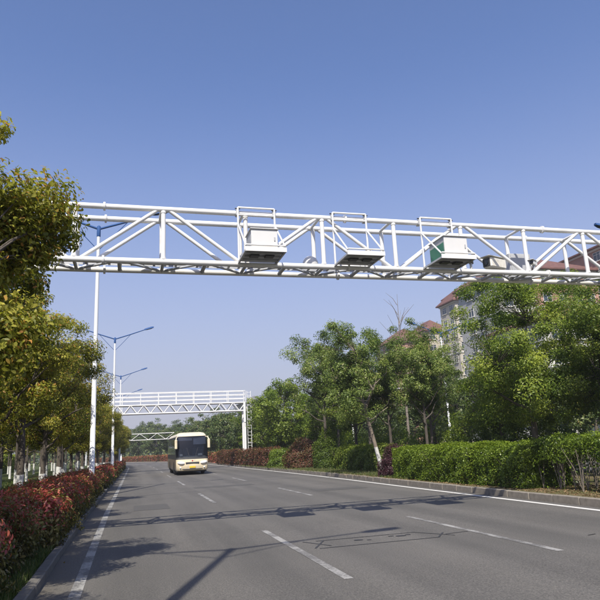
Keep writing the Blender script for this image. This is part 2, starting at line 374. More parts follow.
def tree_mesh(seed, H, th, R, ncl, nleaf, leaf, clr, leafm, barkm, tr=.11, young=.0, aspect=.45, lean=(0, 0), hollow=.4, lobes=9, flat=.72, rag=.35, top=.5, extra=(), hexa=False):
    """trunk with limbs, and a crown of leaf clumps round the ends of the limbs"""
    rng = np.random.default_rng(seed); rnd = random.Random(seed)
    cz = th+(H-th)*top; hz_up = H-cz; hz_dn = cz-th
    ld = rdir(rng, lobes); la = rng.uniform(-rag, rag*.7, lobes)
    d = rdir(rng, ncl); b = 1+((d@ld.T > .62)*la).sum(1); b = np.clip(b, .45, 1.25)
    rr = (hollow+(1-hollow)*rng.random(ncl)**.6)*b
    c = d*rr[:, None]; c[:, 0] *= R; c[:, 1] *= R; c[:, 2] *= np.where(c[:, 2] > 0, hz_up, hz_dn)
    keepz = c[:, 2]/hz_dn < -.55; c[keepz, :2] *= .8
    c[:, 2] += cz; c[:, 0] += lean[0]; c[:, 1] += lean[1]
    c[:, 2] = np.maximum(c[:, 2], th*.92)
    for (ex, ey, ez, er, en) in extra:
        c = np.concatenate([c, np.array([ex, ey, ez])+rdir(rng, en)*(er*rng.random(en)**.5)[:, None]])
    ncl = len(c)
    mb = MB(); ttop = th+(H-th)*.45; P = []
    for i in range(6):
        u = i/5; P.append(Vector((lean[0]*u*.8+rnd.uniform(-.04, .04)*u, lean[1]*u*.8+rnd.uniform(-.04, .04)*u, ttop*u)))
    mb.path([P[0]+Vector((0, 0, -.15)), P[0]+Vector((0, 0, .12))]+P[1:], [tr*1.5, tr*1.12, tr*.98, tr*.9, tr*.8, tr*.6, tr*.38], 9)
    limbs = []
    nl = 9
    for i in range(nl):
        a = i*2.399+rnd.uniform(-.3, .3); u = .52+.46*i/nl
        z0 = ttop*u; st = Vector((lean[0]*u*.8, lean[1]*u*.8, z0)); z0 = max(z0, th*.8)
        el = rnd.uniform(.35, .8) if i < nl-2 else 1.2
        ln = R*rnd.uniform(.6, .85)*(1 if i < nl-2 else .9)
        en = st+Vector((math.cos(a)*math.cos(el)*ln, math.sin(a)*math.cos(el)*ln, math.sin(el)*ln))
        m1 = st.lerp(en, .35)+Vector((rnd.uniform(-.1, .1), rnd.uniform(-.1, .1), -.06*ln)); m2 = st.lerp(en, .7)+Vector((rnd.uniform(-.1, .1), rnd.uniform(-.1, .1), .02*ln))
        pts = [st, m1, m2, en]; mb.path(pts, [tr*.5, tr*.38, tr*.26, tr*.12], 6, cap=False)
        for q in range(9):
            w = q/8*3; k = min(2, int(w)); limbs.append(pts[k].lerp(pts[k+1], w-k))
    LA = np.array([tuple(p) for p in limbs])
    for k in range(ncl):
        j = int(np.argmin(((LA-c[k])**2).sum(1)+2.0*np.maximum(0, LA[:, 2]-c[k, 2])**2)); a = limbs[j]; e = Vector(c[k])
        mb.path([a, a.lerp(e, .5)+Vector((rnd.uniform(-.08, .08), rnd.uniform(-.08, .08), .06)), e], [tr*.16, tr*.11, tr*.05], 4, cap=False)
    trunk = mb.mesh('trunk', barkm, True)
    per = rng.poisson(nleaf/ncl, ncl); idx = np.repeat(np.arange(ncl), per); n = len(idx)
    cr = clr*rng.uniform(.65, 1.3, ncl)
    off = rdir(rng, n)*(rng.random(n)**.45)[:, None]; off[:, 2] *= flat
    pos = c[idx]+off*cr[idx][:, None]
    out = pos-np.array([lean[0], lean[1], cz]); out /= np.linalg.norm(out, axis=1, keepdims=True)+1e-6
    nrm = off*.7+out*.45+np.array([0, 0, .55])+rng.normal(size=(n, 3))*.45
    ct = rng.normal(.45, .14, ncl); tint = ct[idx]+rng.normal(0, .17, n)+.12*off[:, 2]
    yc = rng.random(ncl); yv = np.where((rng.random(n) < young*(.35+1.3*yc[idx])*np.clip(.6+off[:, 2], 0, 1.4)), rng.uniform(.45, 1, n), 0)
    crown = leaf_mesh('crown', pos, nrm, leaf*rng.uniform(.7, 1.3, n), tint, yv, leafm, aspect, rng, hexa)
    return trunk, crown
def put_tree(meshes, label, x, y, z, rz=0, s=1, group=None, name='tree', sz=None, cat='tree'):
    t = thing(name, label, cat, (x, y, z), rz, group); t.scale = (s, s, sz or s)
    link('trunk', meshes[0], t); link('crown', meshes[1], t); return t

def hedge_points(rng, n, L, w, h, depth=.12, bumpy=.06, bottom=.0, ends=True, round_=.25):
    """points and normals on a clipped hedge lying along +Y, base at z=0"""
    s = rng.random(n)*L; P = 2*h+w; q = rng.random(n)*P
    x = np.empty(n); z = np.empty(n); nx = np.zeros(n); nz = np.zeros(n); ny = np.zeros(n)
    a = q < h; b = (q >= h) & (q < h+w); c = q >= h+w
    x[a] = -w/2; z[a] = q[a]; nx[a] = -1
    x[b] = q[b]-h-w/2; z[b] = h; nz[b] = 1
    x[c] = w/2; z[c] = P-q[c]; nx[c] = 1
    # round the shoulders
    e = np.clip((np.abs(x)-(w/2-round_))/round_, 0, 1); f = np.clip((z-(h-round_))/round_, 0, 1)
    cut = np.minimum(e, f); x -= np.sign(x)*cut*round_*.35; z -= cut*round_*.35
    nx += np.sign(x)*e*f*.7; nz += e*f*.7
    if ends:
        m = rng.random(n) < (w/(w+L))*1.2; k = m.sum(); sd = rng.random(k) < .5
        s[m] = np.where(sd, 0, L); x[m] = (rng.random(k)-.5)*w; z[m] = rng.random(k)*h; nx[m] = 0; nz[m] = .1; ny[m] = np.where(sd, -1, 1)
    ph = rng.random(8)*6.28
    bm = (np.sin(s*2.1+ph[0]+x*2)+np.sin(s*4.7+z*3+ph[1])+.7*np.sin(s*9.3+x*5+ph[2])+.7*np.sin(z*8+s*3+ph[3])+.6*np.sin(s*15+x*11+ph[4]))*bumpy*.45
    dp = -rng.exponential(depth, n)+bm+rng.normal(0, .02, n)
    nn = np.stack([nx, ny, nz], 1); nn /= np.linalg.norm(nn, axis=1, keepdims=True)
    pos = np.stack([x, s, z], 1)+nn*dp[:, None]
    pos[:, 2] = np.maximum(pos[:, 2], bottom+.02*rng.random(n)); return pos, nn, bm
def stems(rng, pts, h, r=.012, spread=.25, n=3, mat=None):
    mb = MB()
    for (x, y) in pts:
        for k in range(n):
            dx, dy = rng.normal(0, spread, 2); a = Vector((x, y, -.05))
            mb.path([a, a+Vector((dx*.35+rng.normal(0, .03), dy*.35, h*.45)), a+Vector((dx, dy, h*rng.uniform(.75, .95)))], [r, r*.8, r*.4], 5, cap=False)
    return mb
def hedge(name, label, x, y, z, L, w, h, n, leaf, mat, seed, yf=None, tint0=.45, rz=0, twig='twig_dark', cat='hedge', fz=None, group=None, bumpy=.06, depth=.12, bottom=0., aspect=.5, bend=None, st=.5, round_=.25, nstem=3, spread=.22, hexa=False):
    rng = np.random.default_rng(seed); pos, nn, bm = hedge_points(rng, n, L, w, h, depth, bumpy, bottom, round_=round_)
    nrm = nn*1.0+rng.normal(size=(n, 3))*.55+np.array([0, 0, .35])
    patch = .5+.5*np.sin(pos[:, 1]*1.7+seed)*np.sin(pos[:, 1]*.6+pos[:, 0]*2.3+seed*2)
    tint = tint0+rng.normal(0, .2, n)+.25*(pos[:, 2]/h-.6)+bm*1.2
    yv = np.zeros(n) if yf is None else yf(pos, rng, patch)
    if bend:                                     # follow the road
        yy = pos[:, 1]+y; pos[:, 0] += np.array([bend(v) for v in yy]); pos[:, 2] += np.array([zr(v) for v in yy])-zr(y)
    t = thing(name, label, cat, (x, y, z), rz, group)
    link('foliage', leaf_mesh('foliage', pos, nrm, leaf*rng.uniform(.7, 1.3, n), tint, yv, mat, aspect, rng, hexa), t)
    pts = [(rng.uniform(-w*.44, w*.3), v) for v in np.arange(.2, L, st)]
    mb = stems(rng, pts, h, n=nstem, spread=spread)
    if bend: mb.v = [(p[0]+bend(p[1]+y), p[1], p[2]+zr(p[1]+y)-zr(y)) for p in mb.v]
    mb.build('stems', M[twig], t)['kind'] = 'stuff'; return t
def shrub(name, label, x, y, z, rx, ry, h, n, leaf, mat, seed, yf=None, tint0=.45, twig='twig_dark', cat='shrub', group=None, rag=.18, aspect=.5, power=.75):
    rng = np.random.default_rng(seed); d = rdir(rng, n); d[:, 2] = np.abs(d[:, 2])*1.0-.12*rng.random(n)
    ph = rng.random(6)*6.28
    b = 1+rag*.5*(np.sin(d[:, 0]*5+ph[0]+d[:, 2]*3)+np.sin(d[:, 1]*6+ph[1])+.7*np.sin(d[:, 0]*11+d[:, 1]*9+ph[2])+.6*np.sin(d[:, 2]*14+d[:, 1]*8+ph[3]))
    rr = b*(1-rng.exponential(.12, n)); hor = np.hypot(d[:, 0], d[:, 1])**power/np.maximum(np.hypot(d[:, 0], d[:, 1]), 1e-4)
    pos = np.stack([d[:, 0]*hor*rx*rr, d[:, 1]*hor*ry*rr, np.maximum(.02, (d[:, 2]*.92+.08)*h*rr)], 1)
    nrm = d+rng.normal(size=(n, 3))*.55+np.array([0, 0, .35])
    tint = tint0+rng.normal(0, .2, n)+.5*(b-1)+.2*(pos[:, 2]/h-.5)
    yv = np.zeros(n) if yf is None else yf(pos, rng, np.clip(b-.5, 0, 1))
    t = thing(name, label, cat, (x, y, z), 0, group)
    link('foliage', leaf_mesh('foliage', pos, nrm, leaf*rng.uniform(.7, 1.3, n), tint, yv, mat, aspect, rng), t)
    stems(rng, [(rng.normal(0, rx*.2), rng.normal(0, ry*.2)) for _ in range(4)], h, spread=min(rx, ry)*.4).build('stems', M[twig], t)['kind'] = 'stuff'; return t
# ------------------------------------------------------------------ near gantry
GF, GB, GHB, GHT, GX0, GS = 12.0, 12.69, 5.356, 6.465, .587, 1.684
def bar(name, a, b, r, mat, par, n=12):
    mb = MB(); mb.tube(a, b, r, n); return mb.build(name, mat, par, True)
def near_gantry():
    g = thing('overhead_gantry', 'large white tubular truss gantry spanning the road close overhead', 'gantry', (-2.781, 12.345, zr(12)))
    S = M['white_steel']; ox, oy, oz = g.location
    def b(name, a, c, r, mat=S, n=12): return bar(name, (a[0]-ox, a[1]-oy, a[2]-oz), (c[0]-ox, c[1]-oy, c[2]-oz), r, mat, g, n)
    nx = [GX0+GS*k for k in range(-2, 9)]
    for y in (GF, GB):
        for z in (GHB, GHT): b('chord', (nx[0]-.35, y, z), (nx[-1]+.35, y, z), .057, n=16)
        for i, x in enumerate(nx):
            b('upright', (x, y, GHB), (x, y, GHT), .047)
            if i < len(nx)-1:
                k = i-2; e = .09
                if k % 2 == 0: b('diagonal', (x+e, y, GHT), (nx[i+1]-e, y, GHB), .040)
                else: b('diagonal', (x+e, y, GHB), (nx[i+1]-e, y, GHT), .040)
    for i, x in enumerate(nx):
        b('top_strut', (x-.04, GF, GHT), (x-.04, GB, GHT), .032)
        b('bottom_strut', (x, GF, GHB), (x, GB, GHB), .034, M['grey_paint_and_shade'])  # bottom struts and braces: underside shade put into the colour as grey
        if i < len(nx)-1:
            xm = x+GS/2; b('bottom_strut', (xm, GF, GHB), (xm, GB, GHB), .042, M['grey_paint_and_shade'])
            for (xa, xb) in ((x, xm), (nx[i+1], xm)):
                b('bottom_brace', (xa, GB, GHB), (xb, GF, GHB-.002), .026, M['grey_paint_and_shade'])
    # cable tray lying along the bottom struts
    mb = MB(); x0, x1 = nx[0]-ox, nx[-1]-ox; yc = .08
    for s in (-1, 1): mb.box(x0, x1, yc+s*.085-.004, yc+s*.085+.004, GHB+.045-oz, GHB+.12-oz)
    t = mb.build('cable_tray', M['galv'], g); mb = MB(); x = x0+.1
    while x < x1: mb.box(x, x+.05, yc-.08, yc+.08, GHB+.046-oz, GHB+.052-oz); x += .22
    mb.build('tray_rung', M['galv'], t)['kind'] = 'stuff'; mb = MB()
    mb.path([(x0+(x1-x0)*i/60, yc+.03*math.sin(i*.7), GHB+.075-oz) for i in range(61)], .016, 6); mb.path([(x0+(x1-x0)*i/60, yc-.03+.02*math.sin(i*.9+1), GHB+.072-oz) for i in range(61)], .014, 6)
    mb.build('cable', M['dark_metal'], t)
    for (x, z0) in ((nx[0]-.12, .09), (nx[-1]+.12, .23)):
        for y in (GF, GB):
            b('column', (x, y, z0-.1), (x, y, GHT+.12), .11, n=20)
            mb = MB(); mb.bbox(x-.24-ox, x+.24-ox, y-.24-oy, y+.24-oy, z0-.06-oz, z0+.03-oz, .005); mb.build('base_plate', S, g)
        for z in (1.2, 2.4, 3.6, 4.8): b('column_tie', (x, GF, z), (x, GB, z), .035)
    for i, x in enumerate(nx):
        for z, s in ((GHT, -1), (GHB, 1)):
            b('weld_collar', (x, GF, z+s*.045), (x, GF, z+s*.085), .056)
        if i % 3 == 1:                         # bolted splices in the chords
            for y in (GF, GB):
                for z in (GHB, GHT): b('splice_flange', (x+.52, y, z), (x+.56, y, z), .088, n=16)
    return g
near_gantry()
def cradle(x0, x1, label):
    c = thing('equipment_cradle', label, 'cradle', ((x0+x1)/2, 11.9, 5.40), group='equipment cradles hung on the near gantry')
    S = M['white_steel']; h = (x1-x0)/2; zt, zm = 1.16, .78; yf = -.82; r = .021
    for s in (-1, 1):
        bar('post', (s*h, .0, -.02), (s*h, .0, zt), r, S, c); bar('stay', (s*h, -.005, zm), (s*h, yf+.02, .06), r*.85, S, c)
        mb = MB(); mb.box(s*h-.018, s*h+.018, yf, .06, -.05, -.012); mb.build('tray_side', M['galv'], c)
        mb = MB(); mb.bbox(s*h-.035, s*h+.035, .022, .16, 1.0, 1.13, .006); cl = mb.build('clamp', M['galv'], c)
        mb = MB(); mb.tube((s*h-.055, .03, 1.145), (s*h+.055, .03, 1.145), .014, 8); mb.build('bolt', M['dark_metal'], cl, True)
    bar('top_rail', (-h, 0, zt), (h, 0, zt), r, S, c); bar('mid_rail', (-h, -.002, 1.0), (h, -.002, 1.0), r*.7, S, c); bar('front_rail', (-h, yf, .075), (h, yf, .075), r*.8, S, c)
    mb = MB(); mb.box(-h+.02, h-.02, yf, .03, -.012, -.004); mb.build('tray_floor', M['grey_paint_and_shade'], c)
    mb = MB(); mb.box(-h-.02, h+.02, yf-.02, yf-.002, -.055, .035); mb.build('tray_lip', S, c)
    for y in (-.62, -.40, -.18):
        mb = MB(); mb.box(-h+.02, h-.02, y-.02, y+.02, -.045, -.0125); mb.build('cross_angle', M['galv'], c)
    for sx in (-.17, .13):
        mb = MB(); mb.bbox(sx-.09, sx+.09, -.60, -.43, -.075, -.046, .006); mb.build('lens_unit', M['dark_metal'], c)
    mb = MB(); mb.path([(h*.5, -.5, .0), (h*.6, -.25, .10), (h*.72, .0, .16), (h*.7, .12, .0), (h*.6, .22, -.05)], .011, 6); mb.path([(h*.3, -.4, .0), (h*.35, -.15, .05), (h*.5, .05, .10), (h*.45, .25, -.04)], .009, 6); mb.build('cable', M['dark_metal'], c)
    return c
cradle(2.10, 2.88, 'equipment cradle on the gantry holding the white cabinet nearest the left trees')
cradle(4.18, 4.95, 'middle equipment cradle on the gantry with only a flat case on its tray')
cradle(6.27, 7.05, 'equipment cradle on the gantry holding the cabinet with green sides')
def cabinet(x0, x1, y0, y1, z1, label, side):
    o = thing('equipment_cabinet', label, 'cabinet', ((x0+x1)/2, (y0+y1)/2, 5.397)); w, d = (x1-x0)/2, (y1-y0)/2; H = z1-5.397
    mb = MB(); mb.bbox(-w, w, -d+.02, d, .0, H-.02, .008); mb.build('body', M['grey_paint_and_shade'], o)
    mb = MB(); mb.bbox(-w-.004, w+.004, -d, -d+.019, .003, H-.022, .006); dr = mb.build('door', M['cabinet_white'], o)
    mb = MB(); mb.bbox(w-.07, w-.045, -d-.016, -d-.001, H*.42, H*.6, .004); mb.build('handle', M['galv'], dr)
    mb = MB(); mb.bbox(-w-.025, w+.025, -d-.03, d+.01, H-.019, H, .006); mb.build('lid', M['cabinet_white'], o)
    for s in (-1, 1):
        mb = MB(); mb.bbox(s*(w+.001), s*(w+.007), -d+.04, d-.03, .03, H*.70, .002); mb.build('side_panel', M[side], o)
    return o
cabinet(2.215, 2.735, 11.12, 11.66, 5.83, 'white cabinet with grey sides on the tray nearest the left trees', 'grey_paint_and_shade')
cabinet(6.375, 6.915, 11.12, 11.80, 5.87, 'white cabinet with green side panels on the right hand tray', 'cabinet_green')
def flat_case():
    o = thing('flat_case', 'flat white case lying on the tray of the middle cradle', 'case', (4.565, 11.42, 5.397))
    mb = MB(); mb.bbox(-.34, .30, -.22, .24, 0, .05, .01); mb.build('shell', M['cabinet_white'], o)
    mb = MB(); mb.bbox(-.30, -.05, -.15, .1, .051, .09, .008); mb.build('cover', M['cabinet_white'], o)
    mb = MB(); mb.path([(-.2, .1, .07), (-.24, .25, .11), (-.28, .42, .06), (-.27, .52, .02)], .012, 6); mb.build('cable', M['dark_metal'], o)
flat_case()
def dome_sensor():
    o = thing('dome_sensor', 'pale half dome sensor standing on the back chord of the gantry', 'sensor', (3.86, 12.69, 5.41))
    mb = MB(); mb.lathe([(.0, .0), (.10, 0), (.10, .1), (.07, .12), (.07, .17)], 20); mb.build('mount', M['galv'], o, True)
    mb = MB(); mb.lathe([(.175, .16), (.18, .20), (.17, .26), (.135, .33), (.075, .375), (.0, .388)], 24); mb.build('dome', M['cabinet_white'], o, True)
dome_sensor()
def camera_housing(name, label, loc, rz, L, r, mat, tilt=0.1):
    o = thing(name, label, 'camera', loc, rz)
    mb = MB(); mb.tube((0, 0, -.09), (0, 0, .05), .03, 10); mb.build('bracket', M['galv'], o, True)
    mb = MB(); mb.bbox(-L/2, L/2, -r, r, .05, .05+2*r, r*.25); mb.build('body', mat, o)
    mb = MB(); mb.bbox(-L/2-.08, L/2-.03, -r-.02, r+.02, .053+2*r, .068+2*r, .006); mb.build('sunshield', mat, o)
    mb = MB(); mb.bbox(-L/2-.025, -L/2-.001, -r*.8, r*.8, .05+r*.25, .05+r*1.75, .008); mb.build('front_plate', M['dark_metal'], o)
    mb = MB(); mb.tube((-L/2-.045, 0, .05+r), (-L/2-.0255, 0, .05+r), r*.5, 16); mb.build('lens', M['black_glass'], o, True); return o
camera_housing('camera_housing', 'bulky beige camera housing on the gantry right of the green sided cabinet', (8.36, 12.35, 5.48), .35, .58, .13, M['beige'])
camera_housing('bullet_camera', 'small dark bullet camera just right of the green sided cabinet', (7.50, 12.0, 5.50), .9, .26, .05, M['dark_metal'])
camera_housing('bullet_camera', 'small white bullet camera at the gantry joint right of the grey cabinet', (9.18, 12.0, 5.50), .6, .24, .05, M['cabinet_white'])
def grey_box():
    o = thing('control_box', 'grey metal control box on the rear chord behind the beige camera housing', 'cabinet', (9.22, 12.66, 5.415))
    mb = MB(); mb.bbox(-.30, .30, -.12, .12, 0, .60, .01); mb.build('body', M['grey_paint_and_shade'], o)
    mb = MB(); mb.bbox(-.26, .26, -.135, -.121, .04, .56, .004); d = mb.build('door', M['grey_paint_and_shade'], o)
    mb = MB(); mb.bbox(.18, .21, -.155, -.136, .25, .35, .004); mb.build('handle', M['dark_metal'], d)
grey_box()

# ------------------------------------------------------------------ far gantries
def far_gantry(y, x0, x1, zb, zt, zr_, label, ladder=True, panels=14, rails=True):
    gz = zr(y); g = thing('overhead_gantry', label, 'gantry', (x1, y, gz)); S = M['white_steel']
    def b(name, a, c, r): return bar(name, (a[0]-x1, a[1], a[2]-gz), (c[0]-x1, c[1], c[2]-gz), r, S, g, 8)
    D = 1.0
    for yy in (-D/2, D/2):
        for z in (zb, zt): b('chord', (x0, yy, z), (x1, yy, z), .075)
        for i in range(panels):
            xa = x0+(x1-x0)*i/panels; xb = x0+(x1-x0)*(i+1)/panels
            b('diagonal', (xa, yy, zb if i % 2 else zt), (xb, yy, zt if i % 2 else zb), .05)
        if rails:
            for z in (zt+(zr_-zt)*.36, zt+(zr_-zt)*.68, zr_): b('guard_rail', (x0, yy, z), (x1, yy, z), .04)
            for i in range(9):
                xa = x0+(x1-x0)*i/8; b('rail_post', (xa, yy, zt), (xa, yy, zr_), .035)
    for i in range(panels+1):
        xa = x0+(x1-x0)*i/panels; b('strut', (xa, -D/2, zb), (xa, D/2, zb), .04)
    mb = MB(); mb.box(x0-x1, 0, -.42, .42, zt-.06-gz, zt-.03-gz); mb.build('walkway', M['galv'], g)
    for x in (x0+.1, x1-.1):
        for yy in (-D/2, D/2): b('column', (x, yy, gz-.1), (x, yy, zt), .14)
    if ladder:
        for s in (.28, .68): b('ladder_rail', (x1+s, 0, gz), (x1+s, 0, zr_), .03)
        z = gz+.4
        while z < zr_: b('ladder_rung', (x1+.28, 0, z), (x1+.68, 0, z), .018); z += .35
        z = gz+2.4
        while z < zr_-.2:
            mb = MB(); mb.path([(.28, 0, z-gz), (.22, -.35, z-gz), (.48, -.6, z-gz), (.74, -.35, z-gz), (.68, 0, z-gz)], .022, 6); mb.build('ladder_hoop', S, g); z += .8
    return g
far_gantry(66, -2.6, 11.85, 5.45, 6.3, 7.55, 'white truss gantry with guard rails beyond the coach', panels=22)
def sign_gantry():
    g = far_gantry(150, -9.5, 10.0, 4.3, 5.7, 6.2, 'distant white gantry at the far bend of the road', False, 10, False)
sign_gantry()

# ------------------------------------------------------------------ street lamps
def make_lamp():
    t = thing('street_lamp', '', 'street lamp', group='white street lamps with blue arms')
    mb = MB(); mb.lathe([(.19, -.1), (.19, .55), (.165, .6), (.115, .62), (.095, 5.0), (.07, 10.5), (.068, 10.55), (0, 10.55)], 16); mb.build('pole', M['lamp_white'], t, True)
    mb = MB(); mb.bbox(-.075, .075, -.205, -.185, .18, .48, .006); mb.build('access_door', M['lamp_white'], t)
    mb = MB(); mb.lathe([(.075, 10.5), (.085, 10.52), (.085, 10.95), (.04, 11.0), (0, 11.0)], 14); mb.build('collar', M['lamp_blue'], t, True)
    for s in (-1, 1):
        mb = MB(); mb.path([(s*.04, 0, 10.86), (s*1.2, 0, 11.22), (s*2.5, 0, 11.66)], [.05, .045, .038], 8); a = mb.build('arm', M['lamp_blue'], t, True)
        mb = MB(); mb.path([(s*.05, 0, 9.95), (s*.55, 0, 10.45), (s*1.25, 0, 11.2)], .018, 6); mb.build('stay', M['lamp_blue'], a)
        mb = MB(); v = []
        for (x, w, z0, z1) in ((2.4, .05, 11.60, 11.70), (2.55, .13, 11.63, 11.76), (2.95, .16, 11.74, 11.88), (3.2, .10, 11.82, 11.92)):
            v += [(s*x, -w, z0), (s*x, w, z0), (s*x, w*.7, z1), (s*x, -w*.7, z1)]
        f = [(0, 1, 2, 3), (12, 15, 14, 13)]
        for k in range(3):
            for j in range(4): f.append((k*4+j, k*4+4+j, k*4+4+(j+1) % 4, k*4+(j+1) % 4))
        mb.add(v, f); hd = mb.build('lamp_head', M['lamp_blue'], a)
        mb = MB(); mb.add([(s*2.6, -.10, 11.625), (s*2.6, .10, 11.625), (s*3.05, .11, 11.745), (s*3.05, -.11, 11.745)], [(0, 1, 2, 3) if s < 0 else (3, 2, 1, 0)]); mb.build('diffuser', M['dark_metal'], hd)
    t['label'] = 'street lamp'; return t
lamp0 = make_lamp()
LAMPS = [(-1.5, 2.4, 'street lamp beside the camera whose shadow lies across the near lane'),
         (-1.58, 28, 'tall street lamp in the left hedge behind the near gantry'),
         (-1.6, 53.8, 'second street lamp ahead on the left, just this side of the far gantry'),
         (-1.65, 80, 'third street lamp ahead on the left, behind the far gantry'),
         (-1.7, 106, 'farthest small street lamp on the left edge'),
         (26.9, 25.6, 'street lamp at the right whose arm tip shows above the gantry end'),
         (27.6, 51, 'street lamp whose white pole shows between the trees right of the leaning trunk'),
         (27.6, 77, 'street lamp hidden among the trees beyond the median')]
for i, (x, y, lb) in enumerate(LAMPS):
    o = lamp0 if i == 0 else copy_tree(lamp0); o.location = (x+cx(y), y, zr(y)+.10); o['label'] = lb
    if i > 0: o.scale = (1, 1, 1.08 if i == 1 else 1.04)

# ------------------------------------------------------------------ the coach
M['coach_cream'] = simple('coach_cream', (.64, .555, .39), .28, var=.04, dirt=((.35, .29, .2), 2.5, .4))
M['coach_bronze'] = simple('coach_bronze', (.20, .16, .11), .3, var=.08)
M['coach_glass'] = simple('coach_glass', (.02, .024, .032), .05, var=.2, spec=.8)
M['tyre'] = simple('tyre', (.018, .018, .018), .85)
M['rim'] = simple('rim', (.45, .45, .44), .4, .5)
M['headlight'] = simple('headlight', (.78, .80, .82), .12, var=.05)
M['plate_yellow'] = simple('plate_yellow', (.72, .44, .03), .5)
M['emblem'] = simple('emblem_red', (.35, .04, .04), .4)
M['curtain'] = simple('curtain', (.30, .32, .42), .8)
def coach_glass():
    m, t, p = newmat('coach_windscreen'); p.inputs['Base Color'].default_value = (.01, .012, .016, 1); p.inputs['Roughness'].default_value = .04
    tr = N(t, 'ShaderNodeBsdfTransparent'); tr.inputs[0].default_value = (.55, .60, .66, 1); ms = N(t, 'ShaderNodeMixShader'); ms.inputs[0].default_value = .42
    t.links.new(p.outputs[0], ms.inputs[1]); t.links.new(tr.outputs[0], ms.inputs[2]); t.links.new(ms.outputs[0], t.nodes['Material Output'].inputs['Surface']); return m
M['coach_windscreen'] = coach_glass()
M['paper'] = simple('paper', (.6, .6, .62), .8)
def coach():
    t = thing('coach', 'cream and bronze touring coach driving towards the camera in the middle lane', 'bus', (4.74, 50.0, zr(50)+.006), .0)
    LEN = 11.0
    def outline(w, yf):
        r = .30; P = []
        for i in range(10): P.append((-w, LEN+(yf+r-LEN)*i/10))
        for i in range(6): a = math.pi*.5*i/5; P.append((-w+r-r*math.cos(a), yf+r-r*math.sin(a)))
        for i in range(1, 9): u = -1+2*i/9; P.append(((w-r)*u, yf-.10*(1-u*u)))
        for i in range(6): a = math.pi*.5*i/5; P.append((w-r+r*math.sin(a), yf+r-r*math.cos(a)))
        for i in range(10): P.append((w, yf+r+(LEN-yf-r)*(i+1)/10))
        return P
    FR = range(10, 29)             # front segments, corner arcs included
    LV = [(.33, 1.19, .12), (.46, 1.24, .03), (.80, 1.25, .0), (1.05, 1.25, .012), (1.18, 1.25, .03), (1.34, 1.25, .055), (1.9, 1.25, .15), (2.5, 1.22, .29), (2.95, 1.17, .44), (3.09, 1.11, .54), (3.20, .98, .75), (3.26, .80, 1.1)]
    rings = [[(x, y, z) for x, y in outline(w, yf)] for z, w, yf in LV]; n = len(rings[0])
    def skin(name, l0, l1, segs, mat, par=t, smooth=True):
        mb = MB(); idx = {}; v = []; f = []
        def vid(l, j):
            if (l, j) not in idx: idx[(l, j)] = len(v); v.append(rings[l][j])
            return idx[(l, j)]
        for l in range(l0, l1):
            for j in segs: f.append((vid(l, j), vid(l, (j+1) % n), vid(l+1, (j+1) % n), vid(l+1, j)))
        mb.add(v, f); return mb.build(name, mat, par, smooth)
    sides = [j for j in range(n-1) if j not in FR]
    fr = skin('front_panel', 0, 4, FR, M['coach_cream']); skin('side_panel', 0, 4, sides+[n-1], M['coach_bronze'], smooth=False)
    skin('cowl', 4, 5, FR, M['dark_metal']); ws = skin('windscreen', 5, 8, FR, M['coach_windscreen'])
    skin('window_band', 4, 8, sides+[n-1], M['dark_metal'], smooth=False); rf = skin('roof', 8, 11, range(n), M['coach_cream'])
    mb = MB(); mb.add(rings[11], [tuple(range(n))]); mb.build('roof_top', M['coach_cream'], rf)
    mb = MB(); mb.bbox(-.7, .7, 4.6, 7.2, 3.22, 3.33, .04); mb.build('air_conditioner', M['coach_cream'], rf)
    mb = MB(); mb.bbox(-1.1, 1.1, .35, .95, 1.0, 1.42, .06); mb.build('dashboard', M['grey_paint_and_shade'], t)
    mb = MB(); mb.add([(-1.12, .42, 2.62), (.02, .42, 2.62), (.02, .52, 2.94), (-1.12, .52, 2.94)], [(0, 1, 2, 3)]); mb.build('sun_blind', M['curtain'], t)
    mb = MB(); mb.add([(.12, .40, 2.30), (1.1, .40, 2.30), (1.1, .52, 2.92), (.12, .52, 2.92)], [(0, 1, 2, 3)]); mb.build('sun_blind', M['curtain'], t)
    for (px, pw) in ((-.95, .22), (.45, .35)):
        mb = MB(); mb.add([(px, .25, 1.44), (px+pw, .25, 1.44), (px+pw, .30, 1.60), (px, .30, 1.60)], [(0, 1, 2, 3)]); mb.build('notice_card', M['paper'], t)
    for r in range(4):
        for sx in (-.85, -.38, .38, .85):
            mb = MB(); yy = 1.7+r*.9; mb.bbox(sx-.21, sx+.21, yy, yy+.14, 1.0, 2.05, .05); mb.build('seat', M['curtain'], t)
    mb = MB(); mb.box(-1.2, 1.2, .6, 10.8, .85, .95); mb.build('floor', M['dark_metal'], t)
    mb = MB(); mb.lathe([(.19, 0), (.21, .02), (.19, .04), (.17, .02), (.19, 0)], 20, (-.55, .98, 1.45)); mb.build('steering_wheel', M['dark_metal'], t, True)
    mb = MB(); mb.box(-1.15, 1.15, .5, 10.9, .22, .45); mb.build('chassis', M['dark_metal'], t)
